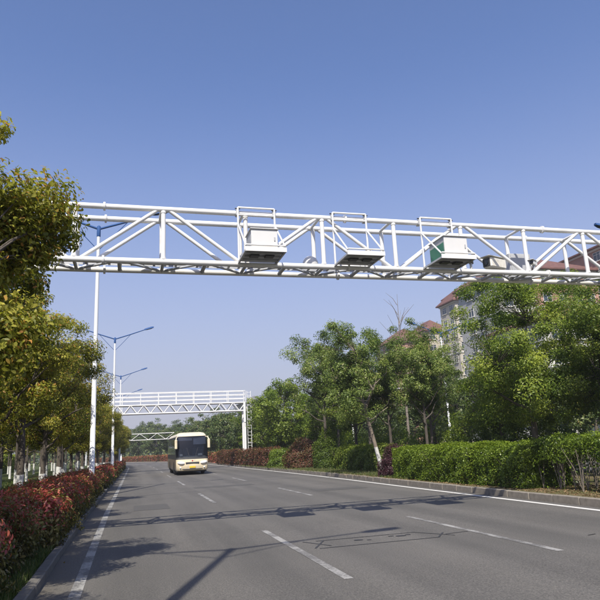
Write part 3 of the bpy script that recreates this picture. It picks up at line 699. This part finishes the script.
    for s in (-1, 1):
        for k in range(6):
            mb = MB(); y0 = 1.05+k*1.62; mb.add([(s*1.258, y0, 1.55), (s*1.258, y0+1.5, 1.55), (s*1.238, y0+1.5, 2.75), (s*1.238, y0, 2.75)], [(0, 3, 2, 1) if s > 0 else (0, 1, 2, 3)]); mb.build('side_window', M['coach_glass'], t)
        for yw in (2.65, 7.9):
            mb = MB(); mb.lathe([(.30, -.14), (.47, -.14), (.5, -.09), (.5, .09), (.47, .14), (.30, .14)], 24, (s*1.08, yw, .49), 'x'); wh = mb.build('tyre', M['tyre'], t, True)
            mb = MB(); mb.lathe([(0, s*.05), (.1, s*.10), (.14, s*.06), (.30, s*.12)], 20, (s*1.08, yw, .49), 'x'); mb.build('rim', M['rim'], wh, True)
            mb = MB()
            arc = [(s*1.262, yw+.62*math.cos(a), .36+.66*math.sin(a)) for a in [math.pi*i/12 for i in range(13)]]
            mb.add(arc, [tuple(range(13)) if s < 0 else tuple(range(12, -1, -1))]); mb.build('wheel_arch', M['dark_metal'], t)
        # mirrors hang forward of the windscreen corners
        mb = MB(); mb.path([(s*1.10, .55, 2.88), (s*1.22, .10, 2.86), (s*1.27, -.16, 2.68)], .045, 8); mi = mb.build('mirror_arm', M['coach_cream'], t, True)
        mb = MB(); mb.bbox(s*1.17, s*1.37, -.26, -.06, 1.98, 2.70, .045); mb.build('mirror', M['coach_cream'], mi)
        mb = MB(); mb.bbox(s*1.19, s*1.35, -.059, -.05, 2.05, 2.64, .003); mb.build('mirror_glass', M['coach_glass'], mi)
        mb = MB(); mb.path([(s*(.62+.5*i/6), -.066+.10*(i/6)**3*1.2, .90+.05*i/6) for i in range(7)], [.07, .10, .115, .115, .11, .095, .06], 10); h = mb.build('headlight', M['headlight'], fr, True)
        mb = MB(); mb.lathe([(.0, -.05), (.05, -.04), (.065, .02)], 14, (s*.92, .0, .56), 'y'); mb.build('fog_lamp', M['headlight'], fr, True)
        mb = MB(); mb.path([(s*.25, -.03, 1.38), (s*.30, .02, 1.62), (-s*.05+s*.5, .08, 2.05)], .014, 6); mb.build('wiper', M['dark_metal'], ws)
    mb = MB(); mb.bbox(-.52, .52, -.118, -.04, .83, .97, .02); mb.build('grille', M['dark_metal'], fr)
    mb = MB(); mb.bbox(-.78, .78, -.105, -.02, .40, .47, .02); mb.build('air_intake', M['dark_metal'], fr)
    mb = MB(); mb.bbox(-.23, .23, -.128, -.10, .53, .67, .006); mb.build('licence_plate', M['plate_yellow'], fr)
    mb = MB(); mb.lathe([(0, -.012), (.05, -.012), (.06, 0)], 18, (0, -.092, 1.07), 'y'); mb.build('emblem', M['emblem'], fr, True)
    for s in (-1, 1):
        mb = MB(); mb.add([(s*.06, -.085, 1.05), (s*.22, -.082, 1.08), (s*.22, -.082, 1.10), (s*.06, -.085, 1.09)], [(0, 1, 2, 3) if s > 0 else (3, 2, 1, 0)]); mb.build('emblem_wing', M['rim'], fr)
    return t
coach()

# ------------------------------------------------------------------ left side planting
rndL = random.Random(11)
camph = [tree_mesh(s, 6.6, 2.15, 2.2, 78, 34000, .090, .50, M['leaf_camphor'], M['bark_camphor'], .12, young=.16) for s in (3, 8, 21)]
near_tree = tree_mesh(5, 6.25, 2.1, 2.15, 100, 70000, .076, .42, M['leaf_camphor'], M['bark_camphor'], .13, young=.17, hollow=.3, rag=.3, top=.57, hexa=True, extra=((1.62, .1, 4.62, .62, 20), (1.3, .3, 4.0, .5, 7), (1.6, -.2, 3.1, .5, 9)))
put_tree(near_tree, 'large yellow green tree at the left edge, its crown in front of the gantry end', -3.15, 8.1, .08, 0, 1, 'trees in the left kerbside row')
hid = ['roadside tree left of the camera, out of view, shading the verge', 'roadside tree beside the camera, out of view, shading the near kerb']
put_tree(camph[0], hid[0], -3.6, -.6, .08, 1.1, 1., 'trees in the left kerbside row'); put_tree(camph[1], hid[1], -3.05, 4.9, .08, 2.2, .85, 'trees in the left kerbside row')
y = 12.6; k = 1
while y < 132:
    s = rndL.uniform(.9, 1.08)*(1.0 if y < 40 else .92)
    put_tree(camph[k % 3], f'{ORD[k]} tree from the camera in the left kerbside row' if k > 0 else '', -3.45+(0 if y < 45 else min(1.1, (y-45)*.04))+cx(y)+rndL.uniform(-.2, .2), y+rndL.uniform(-.4, .4), zr(y)+.08, rndL.uniform(0, 6.28), s, 'trees in the left kerbside row')
    y += 4.7; k += 1
    if k >= 25: break
slim = [tree_mesh(s, 7.2, 2.3, 2.1, 80, 9000, .17, .5, M['leaf_camphor'], M['bark_washed'], .10, young=.08) for s in (31, 32)]
for r, (xx, n, st) in enumerate(((-7.6, 20, 5.2), (-11.8, 18, 6.0), (-16.5, 16, 7.0), (-22, 14, 8.5))):
    for i in range(n):
        y = 8.5+r*4+i*st+rndL.uniform(-.8, .8)
        put_tree(slim[(i+r) % 2], f'{ORD[i]} white footed tree of the {ORD[r+1]} row behind the left hedge', xx+cx(y)+rndL.uniform(-.5, .5), y, zr(y)+.08, rndL.uniform(0, 6.28), rndL.uniform(.85, 1.15), 'tree rows behind the left kerbside row')
def red_top(pos, rng, patch):
    p = np.clip((pos[:, 2]-.30)/.55, 0, 1)*(.30+.66*patch); return np.where(rng.random(len(pos)) < p, rng.uniform(.55, 1, len(pos)), rng.uniform(0, .12, len(pos)))
hedge('photinia_hedge', 'red leaved hedge in front at the lower left corner', -2.2, 4.0, .08, 8.4, 1.25, .88, 46000, .075, M['leaf_photinia'], 41, red_top, bumpy=.20, depth=.16, aspect=.42, st=.3, hexa=True)
hedge('photinia_hedge', 'long red topped hedge running along the left kerb beside the tall street lamp', -2.05, 12.6, zr(12.6)+.08, 20, 1.65, .88, 70000, .085, M['leaf_photinia'], 42, red_top, bumpy=.16, depth=.14, aspect=.42, bend=K(0))
hedge('photinia_hedge', 'far end of the red hedge on the left, running to the bend', -2.02, 33, zr(33)+.08, 95, 1.65, .85, 66000, .17, M['leaf_photinia'], 43, red_top, bumpy=.14, depth=.14, bend=cx, st=1.0)
hedge('back_hedge', 'dark green hedge far behind the left tree rows', -19.2, 5, 0, 125, 2.2, 2.6, 34000, .36, M['leaf_green'], 44, None, bumpy=.3, depth=.25, bend=lambda y: cx(y), st=3)
def green_low(pos, rng, patch): return np.where(rng.random(len(pos)) < .12, rng.uniform(.3, .8, len(pos)), 0)
for i, (x, y, r, h) in enumerate(((-3.9, 13.5, .9, .7), (-4.3, 17, .9, .7), (-5.0, 10.5, 1.0, .75))):
    shrub('low_shrub', f'{ORD[i]} low olive shrub behind the left hedge', x, y, zr(y)+.08, r, r*1.3, h, 7000, .085, M['leaf_photinia'], 60+i, lambda p, g, b: np.where(g.random(len(p)) < .25, .8, 0), tint0=.5)

# ------------------------------------------------------------------ median planting
GM = .165
hedge('box_hedge', 'long clipped bright green hedge behind the right kerb', 11.85, 16.2, zr(16.2)+GM, 9.2, 1.75, 1.26, 105000, .058, M['leaf_box'], 51, None, bumpy=.10, depth=.07, aspect=.62, bend=K(0), tint0=.5, round_=.4)
def leggy():
    t = hedge('leggy_hedge', 'hedge with bare pale stems showing at the right edge', 12.1, 6.5, zr(8)+GM, 9.6, 1.5, 1.42, 42000, .062, M['leaf_box'], 52, None, bumpy=.12, depth=.12, aspect=.6, tint0=.45, twig='twig', st=.16, nstem=4, spread=.24, bottom=.0)
    for ch in t.children:
        if ch.name.startswith('foliage'):
            me = ch.data; n = len(me.polygons); co = np.empty(len(me.vertices)*3, np.float32); me.vertices.foreach_get('co', co); co = co.reshape(-1, 4, 3)
            c = co.mean(1); rng = np.random.default_rng(9)
            lim = .78+.20*np.sin(c[:, 1]*3.1)*np.sin(c[:, 1]*1.3+1)
            low = (c[:, 2] < lim) & (rng.random(n) < .9)          # the lower twigs have lost their leaves
            co[low, :, 2] = lim[low, None]+rng.random(low.sum())[:, None]*(1.36-lim[low, None])+(co[low, :, 2]-c[low, 2:3]); me.vertices.foreach_set('co', co.ravel()); me.update()
leggy()
shrub('purple_shrub', 'dark purple rounded shrub between the leaning trunk and the green hedge', 11.95, 27.0, zr(27)+GM, .85, 1.15, 1.32, 17000, .075, M['leaf_purple'], 71, lambda p, g, b: g.random(len(p))*.5)
hedge('box_hedge', 'short dark green clipped hedge behind the leaning trunk', 13.4, 31.5, zr(31.5)+GM, 7.6, 1.7, 1.36, 42000, .085, M['leaf_green'], 53, None, bumpy=.14, depth=.1, aspect=.6, bend=K(0), round_=.4)
shrub('dark_shrub', 'upright dark green shrub between the rust shrub and the short hedge', 13.0, 41.6, zr(42)+GM, .85, .95, 2.3, 13000, .10, M['leaf_green'], 72, None, tint0=.25)
shrub('rust_shrub', 'rounded rust coloured shrub beneath the tall airy tree', 12.6, 45.6, zr(46)+GM, 1.35, 1.5, 2.15, 18000, .11, M['leaf_rust'], 73, lambda p, g, b: np.where(g.random(len(p)) < .55, g.uniform(.4, 1, len(p)), 0))
shrub('green_shrub', 'rounded bright green shrub between the rust shrub and the red hedge', 12.3, 51.5, zr(51)+GM, 1.25, 1.9, 1.5, 17000, .10, M['leaf_box'], 74, None)
def redd(pos, rng, patch): return np.where(rng.random(len(pos)) < .35+.4*patch, rng.uniform(.35, .9, len(pos)), 0)
hedge('red_hedge', 'dull red clipped hedge at the foot of the far gantry column', 12.1, 54, zr(54)+GM, 30, 1.8, 1.5, 40000, .15, M['leaf_rust'], 54, lambda p, g, b: np.where(g.random(len(p)) < .6, g.uniform(.5, 1, len(p)), 0), tint0=.3, bumpy=.2, bend=K(0), st=1)
hedge('red_hedge', 'distant red hedge closing the view at the far bend', 12.0, 86, zr(86)+GM, 190, 1.8, 1.35, 60000, .26, M['leaf_photinia'], 55, redd, tint0=.4, bumpy=.2, bend=cx, st=2)

dense_t = [tree_mesh(s, 8.0, 1.5, 2.9, 120, 55000, .098, .58, M['leaf_dense'], M['bark_plain'], .13, young=.03, hollow=.3, rag=.4) for s in (101, 102)]
green_t = [tree_mesh(s, 8.2, 1.7, 2.7, 100, 44000, .098, .54, M['leaf_green'], M['bark_washed'], .12, young=.05, hollow=.3, rag=.45) for s in (103, 104)]
airy_t = [tree_mesh(s, 8.6, 1.9, 2.4, 105, 24000, .11, .46, M['leaf_airy'], M['bark_washed'], .10, young=.06, hollow=.25, rag=.5, lobes=12) for s in (105, 106)]
lean_t = tree_mesh(107, 8.4, 2.5, 2.2, 90, 19000, .11, .44, M['leaf_airy'], M['bark_lean'], .105, young=.05, lean=(-1.5, -.2), hollow=.25, rag=.5, lobes=12)
round_t = [tree_mesh(s, 8.4, .9, 3.5, 200, 26000, .19, .6, M['leaf_dense'], M['bark_plain'], .15, hollow=.45, rag=.22) for s in (108, 109)]
far_t = [tree_mesh(s, 9.0, 1.6, 3.4, 120, 9000, .32, .75, M['leaf_far'], M['bark_plain'], .16, young=.05, hollow=.4, rag=.35) for s in (110, 111, 112)]
G = 'trees on the median'
for (ms, x, y, rz, s, sz, lb) in (
    (dense_t[0], 15.2, 21.2, .3, 1.0, 1.0, 'big dense bright green tree standing behind the long clipped hedge'),
    (green_t[0], 16.4, 16.6, 1.9, .98, .93, 'tall dark green tree at the right edge behind the bare stemmed hedge'),
    (green_t[1], 16.8, 12.2, .4, .95, .88, 'tree just outside the right edge behind the bare stemmed hedge'),
    (dense_t[1], 16.2, 25.0, 2.6, .80, .80, 'smaller dense green tree left of the big one behind the clipped hedge'),
    (green_t[1], 17.3, 19.4, 4.0, .92, .95, 'dark tree deep in the median at the right, behind the big dense tree'),
    (lean_t, 12.42, 30.3, 0, 1.0, 1.0, 'airy tree with a leaning whitewashed trunk beside the purple shrub'),
    (airy_t[1], 13.9, 35.6, 5.2, .98, 1.02, 'airy green tree between the leaning trunk and the tallest airy tree'),
    (airy_t[0], 14.6, 29.4, 4.1, .85, .92, 'airy green tree behind the left end of the long clipped hedge'),
    (airy_t[1], 17.2, 33.6, 3.0, .95, 1.02, 'airy green tree at the back of the median in front of the hidden street lamp'),
    (airy_t[0], 15.6, 30.8, .8, .80, .80, 'airy pale green tree with a straight white footed trunk behind the purple shrub'),
    (airy_t[1], 15.2, 35.5, 2.1, .95, 1.0, 'airy green tree behind the short dark hedge'),
    (airy_t[0], 12.9, 41.5, 3.4, 1.12, 1.24, 'tallest airy tree on the median, standing over the dark upright shrub'),
    (green_t[0], 14.6, 40.0, 5.0, .9, .9, 'dark green tree behind the tallest airy tree'),
    (airy_t[1], 15.5, 46.5, 4.4, 1.05, 1.1, 'airy tree behind the rust coloured shrub'),
    (round_t[0], 13.9, 58.0, .2, 1.0, 1.02, 'dense round light green tree beside the far gantry column'),
    (round_t[1], 16.0, 51.0, 1.3, .85, .9, 'round green tree tucked behind the rust shrub'),
    (round_t[1], 13.8, 68.5, 2.2, .9, .85, 'round green tree just behind the far gantry ladder'),
    (far_t[0], 14.2, 77, 1, .85, .8, 'first small tree on the median beyond the far gantry'),
    (far_t[1], 13.5, 85, 2, .9, .8, 'second small tree on the median beyond the far gantry'),
    (far_t[2], 14.0, 94, 3, 1., .9, 'third small tree on the median beyond the far gantry'),
    (far_t[0], 14.0, 104, 4, 1., .95, 'fourth small tree on the median beyond the far gantry'),
    (far_t[1], 14.2, 115, 5, 1., .95, 'fifth small tree on the median beyond the far gantry'),
    (far_t[2], 14.0, 127, .5, 1.05, 1., 'sixth small tree on the median beyond the far gantry'),
    (far_t[0], 14.2, 140, 1.5, 1.05, 1., 'seventh small tree on the median beyond the far gantry'),
    (far_t[1], 14.0, 154, 2.5, 1.1, 1., 'eighth small tree on the median at the bend'),
    (far_t[2], 14.3, 170, 3.5, 1.1, 1., 'ninth small tree on the median at the bend'),
    (far_t[0], 14.0, 187, 4.5, 1.15, 1., 'tenth small tree on the median at the bend'),
    (far_t[1], 14.0, 205, 5.5, 1.2, 1.05, 'last small tree on the median closing the bend')):
    put_tree(ms, lb, x+cx(y), y, zr(y)+GM-.03, rz, s, G, sz=sz)
for i, (x, y, rx, h, m) in enumerate(((16.2, 27.6, 1.6, 2.2, 'leaf_green'), (17.2, 33, 1.7, 2.4, 'leaf_green'), (16.8, 38.5, 1.8, 2.6, 'leaf_dense'), (16.6, 44, 1.8, 2.4, 'leaf_green'), (16.9, 23.5, 1.7, 2.5, 'leaf_green'), (17.3, 16.8, 1.7, 2.3, 'leaf_green'), (17.0, 49, 1.8, 2.6, 'leaf_dense'))):
    shrub('tall_shrub', f'{ORD[i]} loose green shrub from the left along the far side of the median' if 0 else f'loose green shrub filling the gap under the median trees, {ORD[i]} of seven', x, y, zr(y)+GM, rx, rx*1.25, h, 9000, .13, M[m], 90+i, None, tint0=.4, rag=.3, group='loose shrubs under the median trees')
rndR = random.Random(4)
for r, (xx, n, st, y0) in enumerate(((30, 20, 8.6, 12), (38, 20, 9.5, 16), (49, 18, 11, 22))):
    for i in range(n):
        y = y0+i*st+rndR.uniform(-1.5, 1.5); s = rndR.uniform(.75, 1.05)
        put_tree(far_t[(i+r) % 3], f'{ORD[i]} background tree of the {ORD[r]} row beyond the opposite carriageway', xx+cx(y)+rndR.uniform(-1.5, 1.5), y, zr(y)+.05, rndR.uniform(0, 6.28), s, 'background trees beyond the opposite carriageway')
for i in range(25):
    y = rndR.uniform(235, 330); x = -75+i*6.4+rndR.uniform(-2, 2)
    put_tree(far_t[i % 3], f'{ORD[i]} tree from the left in the distant wood behind the bend', x, y, zr(y)-.2, rndR.uniform(0, 6.28), rndR.uniform(1.3, 1.9), 'distant wood behind the bend')
hedge('thicket', 'distant dark green thicket along the far side of the bend', 70, 226, zr(226)-.1, 160, 5, 4.2, 20000, .8, M['leaf_far'], 57, None, rz=math.pi/2, bumpy=.8, depth=.5, st=6, round_=1.2)
def bare_tree(x, y, h, seed, label):
    t = thing('bare_tree', label, 'tree', (x, y, zr(y)+.1)); mb = MB(); rnd = random.Random(seed)
    mb.path([(0, 0, -.1), (.05, 0, h*.4), (0, .1, h*.7), (.1, .1, h)], [.13, .09, .045, .010], 7)
    br = MB()
    for i in range(13):
        z = h*rnd.uniform(.55, .93); a = rnd.uniform(0, 6.28); l = (h-z)*.35+.8; e = Vector((math.cos(a)*l*.8, math.sin(a)*l*.8, z+l*.95))
        br.path([(0, .05, z), Vector((math.cos(a)*l*.3, math.sin(a)*l*.3, z+l*.5)), e], [.026, .018, .007], 5, cap=False)
    mb.build('trunk', M['twig'], t, True); br.build('limbs', M['twig'], t, True)
bare_tree(21.2, 45.6, 13.6, 3, 'bare leafless tree top rising above the airy trees'); 

# ------------------------------------------------------------------ low ground cover
def scatter(name, label, n, fx, fy, fz, size, mat, seed, up=.2, aspect=.2, stand=True, yv=.1):
    rng = np.random.default_rng(seed); x = fx(rng, n); y = fy(rng, n); z = np.array([zr(v) for v in y])+fz
    s = size*rng.uniform(.6, 1.4, n); L = s
    if stand:
        d = rng.normal(size=(n, 3))*.35; d[:, 2] = 1; d /= np.linalg.norm(d, axis=1, keepdims=True); a = rng.random(n)*6.28
        w = np.stack([np.cos(a), np.sin(a), 0*a], 1)*(s*aspect*.5)[:, None]; p = np.stack([x, y, z-.01], 1); tip = p+d*s[:, None]
        v = np.stack([p-w, p+w, p+d*(s*.6)[:, None]+w*.6, tip], 1)
        me = bpy.data.meshes.new(name); me.vertices.add(4*n); me.loops.add(4*n); me.polygons.add(n)
        me.vertices.foreach_set('co', v.astype(np.float32).ravel()); me.loops.foreach_set('vertex_index', np.arange(4*n, dtype=np.int32)); me.polygons.foreach_set('loop_start', np.arange(0, 4*n, 4, dtype=np.int32))
        for nm, q in (('tint', rng.normal(.5, .25, n)), ('young', np.where(rng.random(n) < yv, .8, 0))):
            at = me.attributes.new(nm, 'FLOAT', 'FACE'); at.data.foreach_set('value', np.clip(q, 0, 1).astype(np.float32))
        me.materials.append(mat); me.update(calc_edges=True)
    else:
        pos = np.stack([x, y, z+.01], 1); nrm = rng.normal(size=(n, 3))*.35+np.array([0, 0, 1])
        me = leaf_mesh(name, pos, nrm, s, rng.normal(.5, .25, n), np.where(rng.random(n) < yv, .8, 0), mat, aspect, rng)
    return tag(link(name, me), label, kind='stuff')
scatter('grass', 'short grass between the left kerb and the red hedge', 26000, lambda g, n: -1.29-g.random(n)**1.3*1.0, lambda g, n: 4+g.random(n)**1.6*30, .10, .10, M['grass'], 81, aspect=.12)
scatter('grass', 'patchy grass along the kerb of the median', 30000, lambda g, n: 10.75+.8*np.clip((g.random(n)), 0, 1)+g.random(n)*1.2, lambda g, n: 24+g.random(n)**1.4*40, GM, .11, M['grass'], 82, aspect=.14, yv=.3)
scatter('dry_leaves', 'fallen dry leaves on the soil of the median', 9000, lambda g, n: 10.6+g.random(n)*2.6, lambda g, n: 8+g.random(n)**1.3*24, GM, .06, M['litter'], 83, aspect=.5, stand=False)
scatter('undergrowth', 'low undergrowth beneath the left trees', 22000, lambda g, n: -3.1-g.random(n)*12, lambda g, n: 6+g.random(n)*50, .10, .22, M['grass'], 84, aspect=.22)
# ------------------------------------------------------------------ buildings
M['wall_cream'] = simple('wall_cream', (.42, .385, .32), .85, var=.06, scale=.6)
M['wall_brown'] = simple('wall_brown', (.27, .15, .11), .85, var=.15, scale=.8)
M['wall_red'] = simple('wall_red', (.33, .19, .145), .85, var=.15, scale=.8)
M['wall_grey'] = simple('wall_grey', (.36, .36, .35), .85, var=.1, scale=.6)
M['trim_white'] = simple('trim_white', (.55, .54, .50), .8, var=.05)
M['roof_red'] = simple('roof_red', (.125, .058, .046), .8, var=.25, scale=1.5)
M['roof_grey'] = simple('roof_grey', (.14, .14, .15), .8, var=.2)
wm = MB(); wm.box(-.82, .82, -.03, -.01, -.72, .72); WIN = wm.mesh('window', M['window_glass'])
wm = MB()
for x in (-.86, -.03, .80): wm.box(x, x+.07, -.07, .0, -.80, .80)
for z in (-.80, .28, .73): wm.box(-.86, .87, -.068, .0, z, z+.07)
WFR = wm.mesh('window_frame', M['trim_white'])
wm = MB(); wm.box(-1.0, 1.0, -.22, .0, -.93, -.81); WSI = wm.mesh('sill', M['trim_white'])
def hip(mb, x0, x1, y0, y1, z, h, ov=.8):
    x0 -= ov; x1 += ov; y0 -= ov; y1 += ov; d = min(x1-x0, y1-y0)/2*.98
    if x1-x0 > y1-y0: a, b = (x0+d, (y0+y1)/2, z+h), (x1-d, (y0+y1)/2, z+h)
    else: a, b = ((x0+x1)/2, y0+d, z+h), ((x0+x1)/2, y1-d, z+h)
    v = [(x0, y0, z), (x1, y0, z), (x1, y1, z), (x0, y1, z), a, b, (x0, y0, z-.25), (x1, y0, z-.25), (x1, y1, z-.25), (x0, y1, z-.25)]
    f = [(9, 8, 7, 6), (0, 6, 7, 1), (1, 7, 8, 2), (2, 8, 9, 3), (3, 9, 6, 0)]
    if x1-x0 > y1-y0: f += [(0, 1, 5, 4), (1, 2, 5), (2, 3, 4, 5), (3, 0, 4)]
    else: f += [(0, 1, 4), (1, 2, 5, 4), (2, 3, 5), (3, 0, 4, 5)]
    mb.add(v, f)
def block(t, x0, x1, y0, y1, z1, wall, floors, win_front, win_left, zmin, balc=(), roof='roof_red', rh=3.0, z0=-.5, band=True):
    mb = MB(); mb.box(x0, x1, y0, y1, z0, z1); w = mb.build('wall', M[wall], t); fh = z1/floors
    mb = MB(); hip(mb, x0, x1, y0, y1, z1+.26, rh); mb.build('roof', M[roof], t)
    mb = MB(); mb.box(x0-.25, x1+.25, y0-.25, y1+.25, z1-.35, z1+.005); mb.build('cornice', M['trim_white'], t)
    for k in range(floors):
        zc = (k+.5)*fh+.1
        if zc < zmin: continue
        if band and k % 2 == floors % 2:
            mb = MB(); mb.box(x0-.12, x1+.12, y0-.12, y1+.12, k*fh-.12, k*fh+.16); mb.build('floor_band', M['trim_white'], t)
        for x in win_front:
            o = link('window', WIN, t, (x, y0, zc)); link('window_frame', WFR, o); link('sill', WSI, o)
        for y in win_left:
            o = link('window', WIN, t, (x0, y, zc)); o.rotation_euler = (0, 0, -math.pi/2); link('window_frame', WFR, o); link('sill', WSI, o)
        for bx in balc:
            mb = MB(); mb.box(bx-1.6, bx+1.6, y0-1.3, y0-.003, k*fh-.1, k*fh+.08); b = mb.build('balcony', M['trim_white'], t)
            mb = MB()
            for i in range(13): xx = bx-1.55+i*.25; mb.box(xx, xx+.05, y0-1.28, y0-1.23, k*fh+.08, k*fh+1.0)
            mb.box(bx-1.6, bx+1.6, y0-1.3, y0-1.2, k*fh+1.0, k*fh+1.12); mb.build('railing', M['trim_white'], b)
t = thing('apartment_block', 'cream apartment tower with red hipped roof rising between the trees', 'building', (75.6, 130, zr(130)))
block(t, 0, 5.2, 0, 7.5, 34.6, 'wall_cream', 11, (1.5, 3.9), (1.9, 5.3), 14, roof='roof_red', rh=3.4)
block(t, 5.25, 12, 2.5, 14, 38.0, 'wall_brown', 12, (7.0, 9.6), (4.5,), 16, rh=3.2)
block(t, 12.05, 26, .5, 14, 40.4, 'wall_cream', 13, (14, 17, 20, 23.5), (), 16, rh=3.4)
t = thing('apartment_block', 'lower brick apartment block with white balconies behind the airy trees', 'building', (66.5, 146, zr(146)))
block(t, 0, 9.5, 0, 13, 27.5, 'wall_red', 9, (), (2.5, 6, 9.5), 9, balc=(2.2, 7.0), rh=4.0)
block(t, 9.55, 16.5, 1.5, 13, 30.5, 'wall_cream', 10, (11.5, 14.3), (), 9, rh=3.5)
t = thing('apartment_block', 'reddish brown apartment block with grey bays behind the right end of the gantry', 'building', (59.6, 88, zr(88)))
block(t, 0, 6.5, .0, 13, 28.6, 'wall_grey', 9, (1.8, 4.6), (2.2, 5.5, 9), 9, rh=2.8)
block(t, 6.55, 19, -1.5, 13, 29.3, 'wall_red', 9, (8.4, 11.6, 14.5, 17.2), (0,), 9, rh=3.6)
block(t, 19.05, 34, -5.5, 13, 33.2, 'wall_red', 11, (21, 24, 27, 30), (-4, -2.4), 9, rh=3.2)
block(t, 34.05, 44, -3, 13, 31.2, 'wall_cream', 10, (36, 39, 42), (), 9, rh=3.2)
t = thing('apartment_block', 'pale building with dark grey roof peeping out beside the far gantry column', 'building', (35.6, 200, zr(200)))
block(t, 0, 9, 0, 12, 16.6, 'wall_cream', 5, (2, 5, 7.6), (2.5, 6, 9.5), 5, roof='roof_grey', rh=2.6)
t = thing('apartment_block', 'white building half hidden behind the dense trees at the right', 'building', (46, 60, zr(60)))
block(t, 0, 10, 0, 10, 14.6, 'trim_white', 5, (1.8, 5, 8.2), (2, 5, 8), 3, roof='roof_red', rh=2.4)
t = thing('garden_wall', 'long grey wall beyond the opposite carriageway, seen between trunks', 'wall', (27.9, 10, -.1))
for i in range(40):
    y = i*4.0
    mb = MB(); mb.bbox(-.1, .1, y+.16, y+3.84, zr(y+10)-.1, zr(y+10)+1.3, .02); mb.build('wall_panel', M['wall_grey'], t)
    mb = MB(); mb.bbox(-.17, .17, y-.15, y+.15, zr(y+10)-.1, zr(y+10)+1.55, .02); mb.build('pier', M['wall_grey'], t)

# ------------------------------------------------------------------ air
HAZE = 0.0005
if HAZE:
    mb = MB(); mb.box(-1600, 1600, -450, 3100, -8, 46); h = mb.build('haze', None)
    h.data.materials.clear(); m = bpy.data.materials.new('haze'); m.use_nodes = True; nt = m.node_tree; nt.nodes.clear()
    pv = nt.nodes.new('ShaderNodeVolumePrincipled'); pv.inputs['Density'].default_value = HAZE; pv.inputs['Color'].default_value = (.92, .94, 1, 1); pv.inputs['Anisotropy'].default_value = .2
    ou = nt.nodes.new('ShaderNodeOutputMaterial'); nt.links.new(pv.outputs[0], ou.inputs['Volume']); h.data.materials.append(m)
    tag(h, 'thin pale haze softening the distance', kind='stuff')
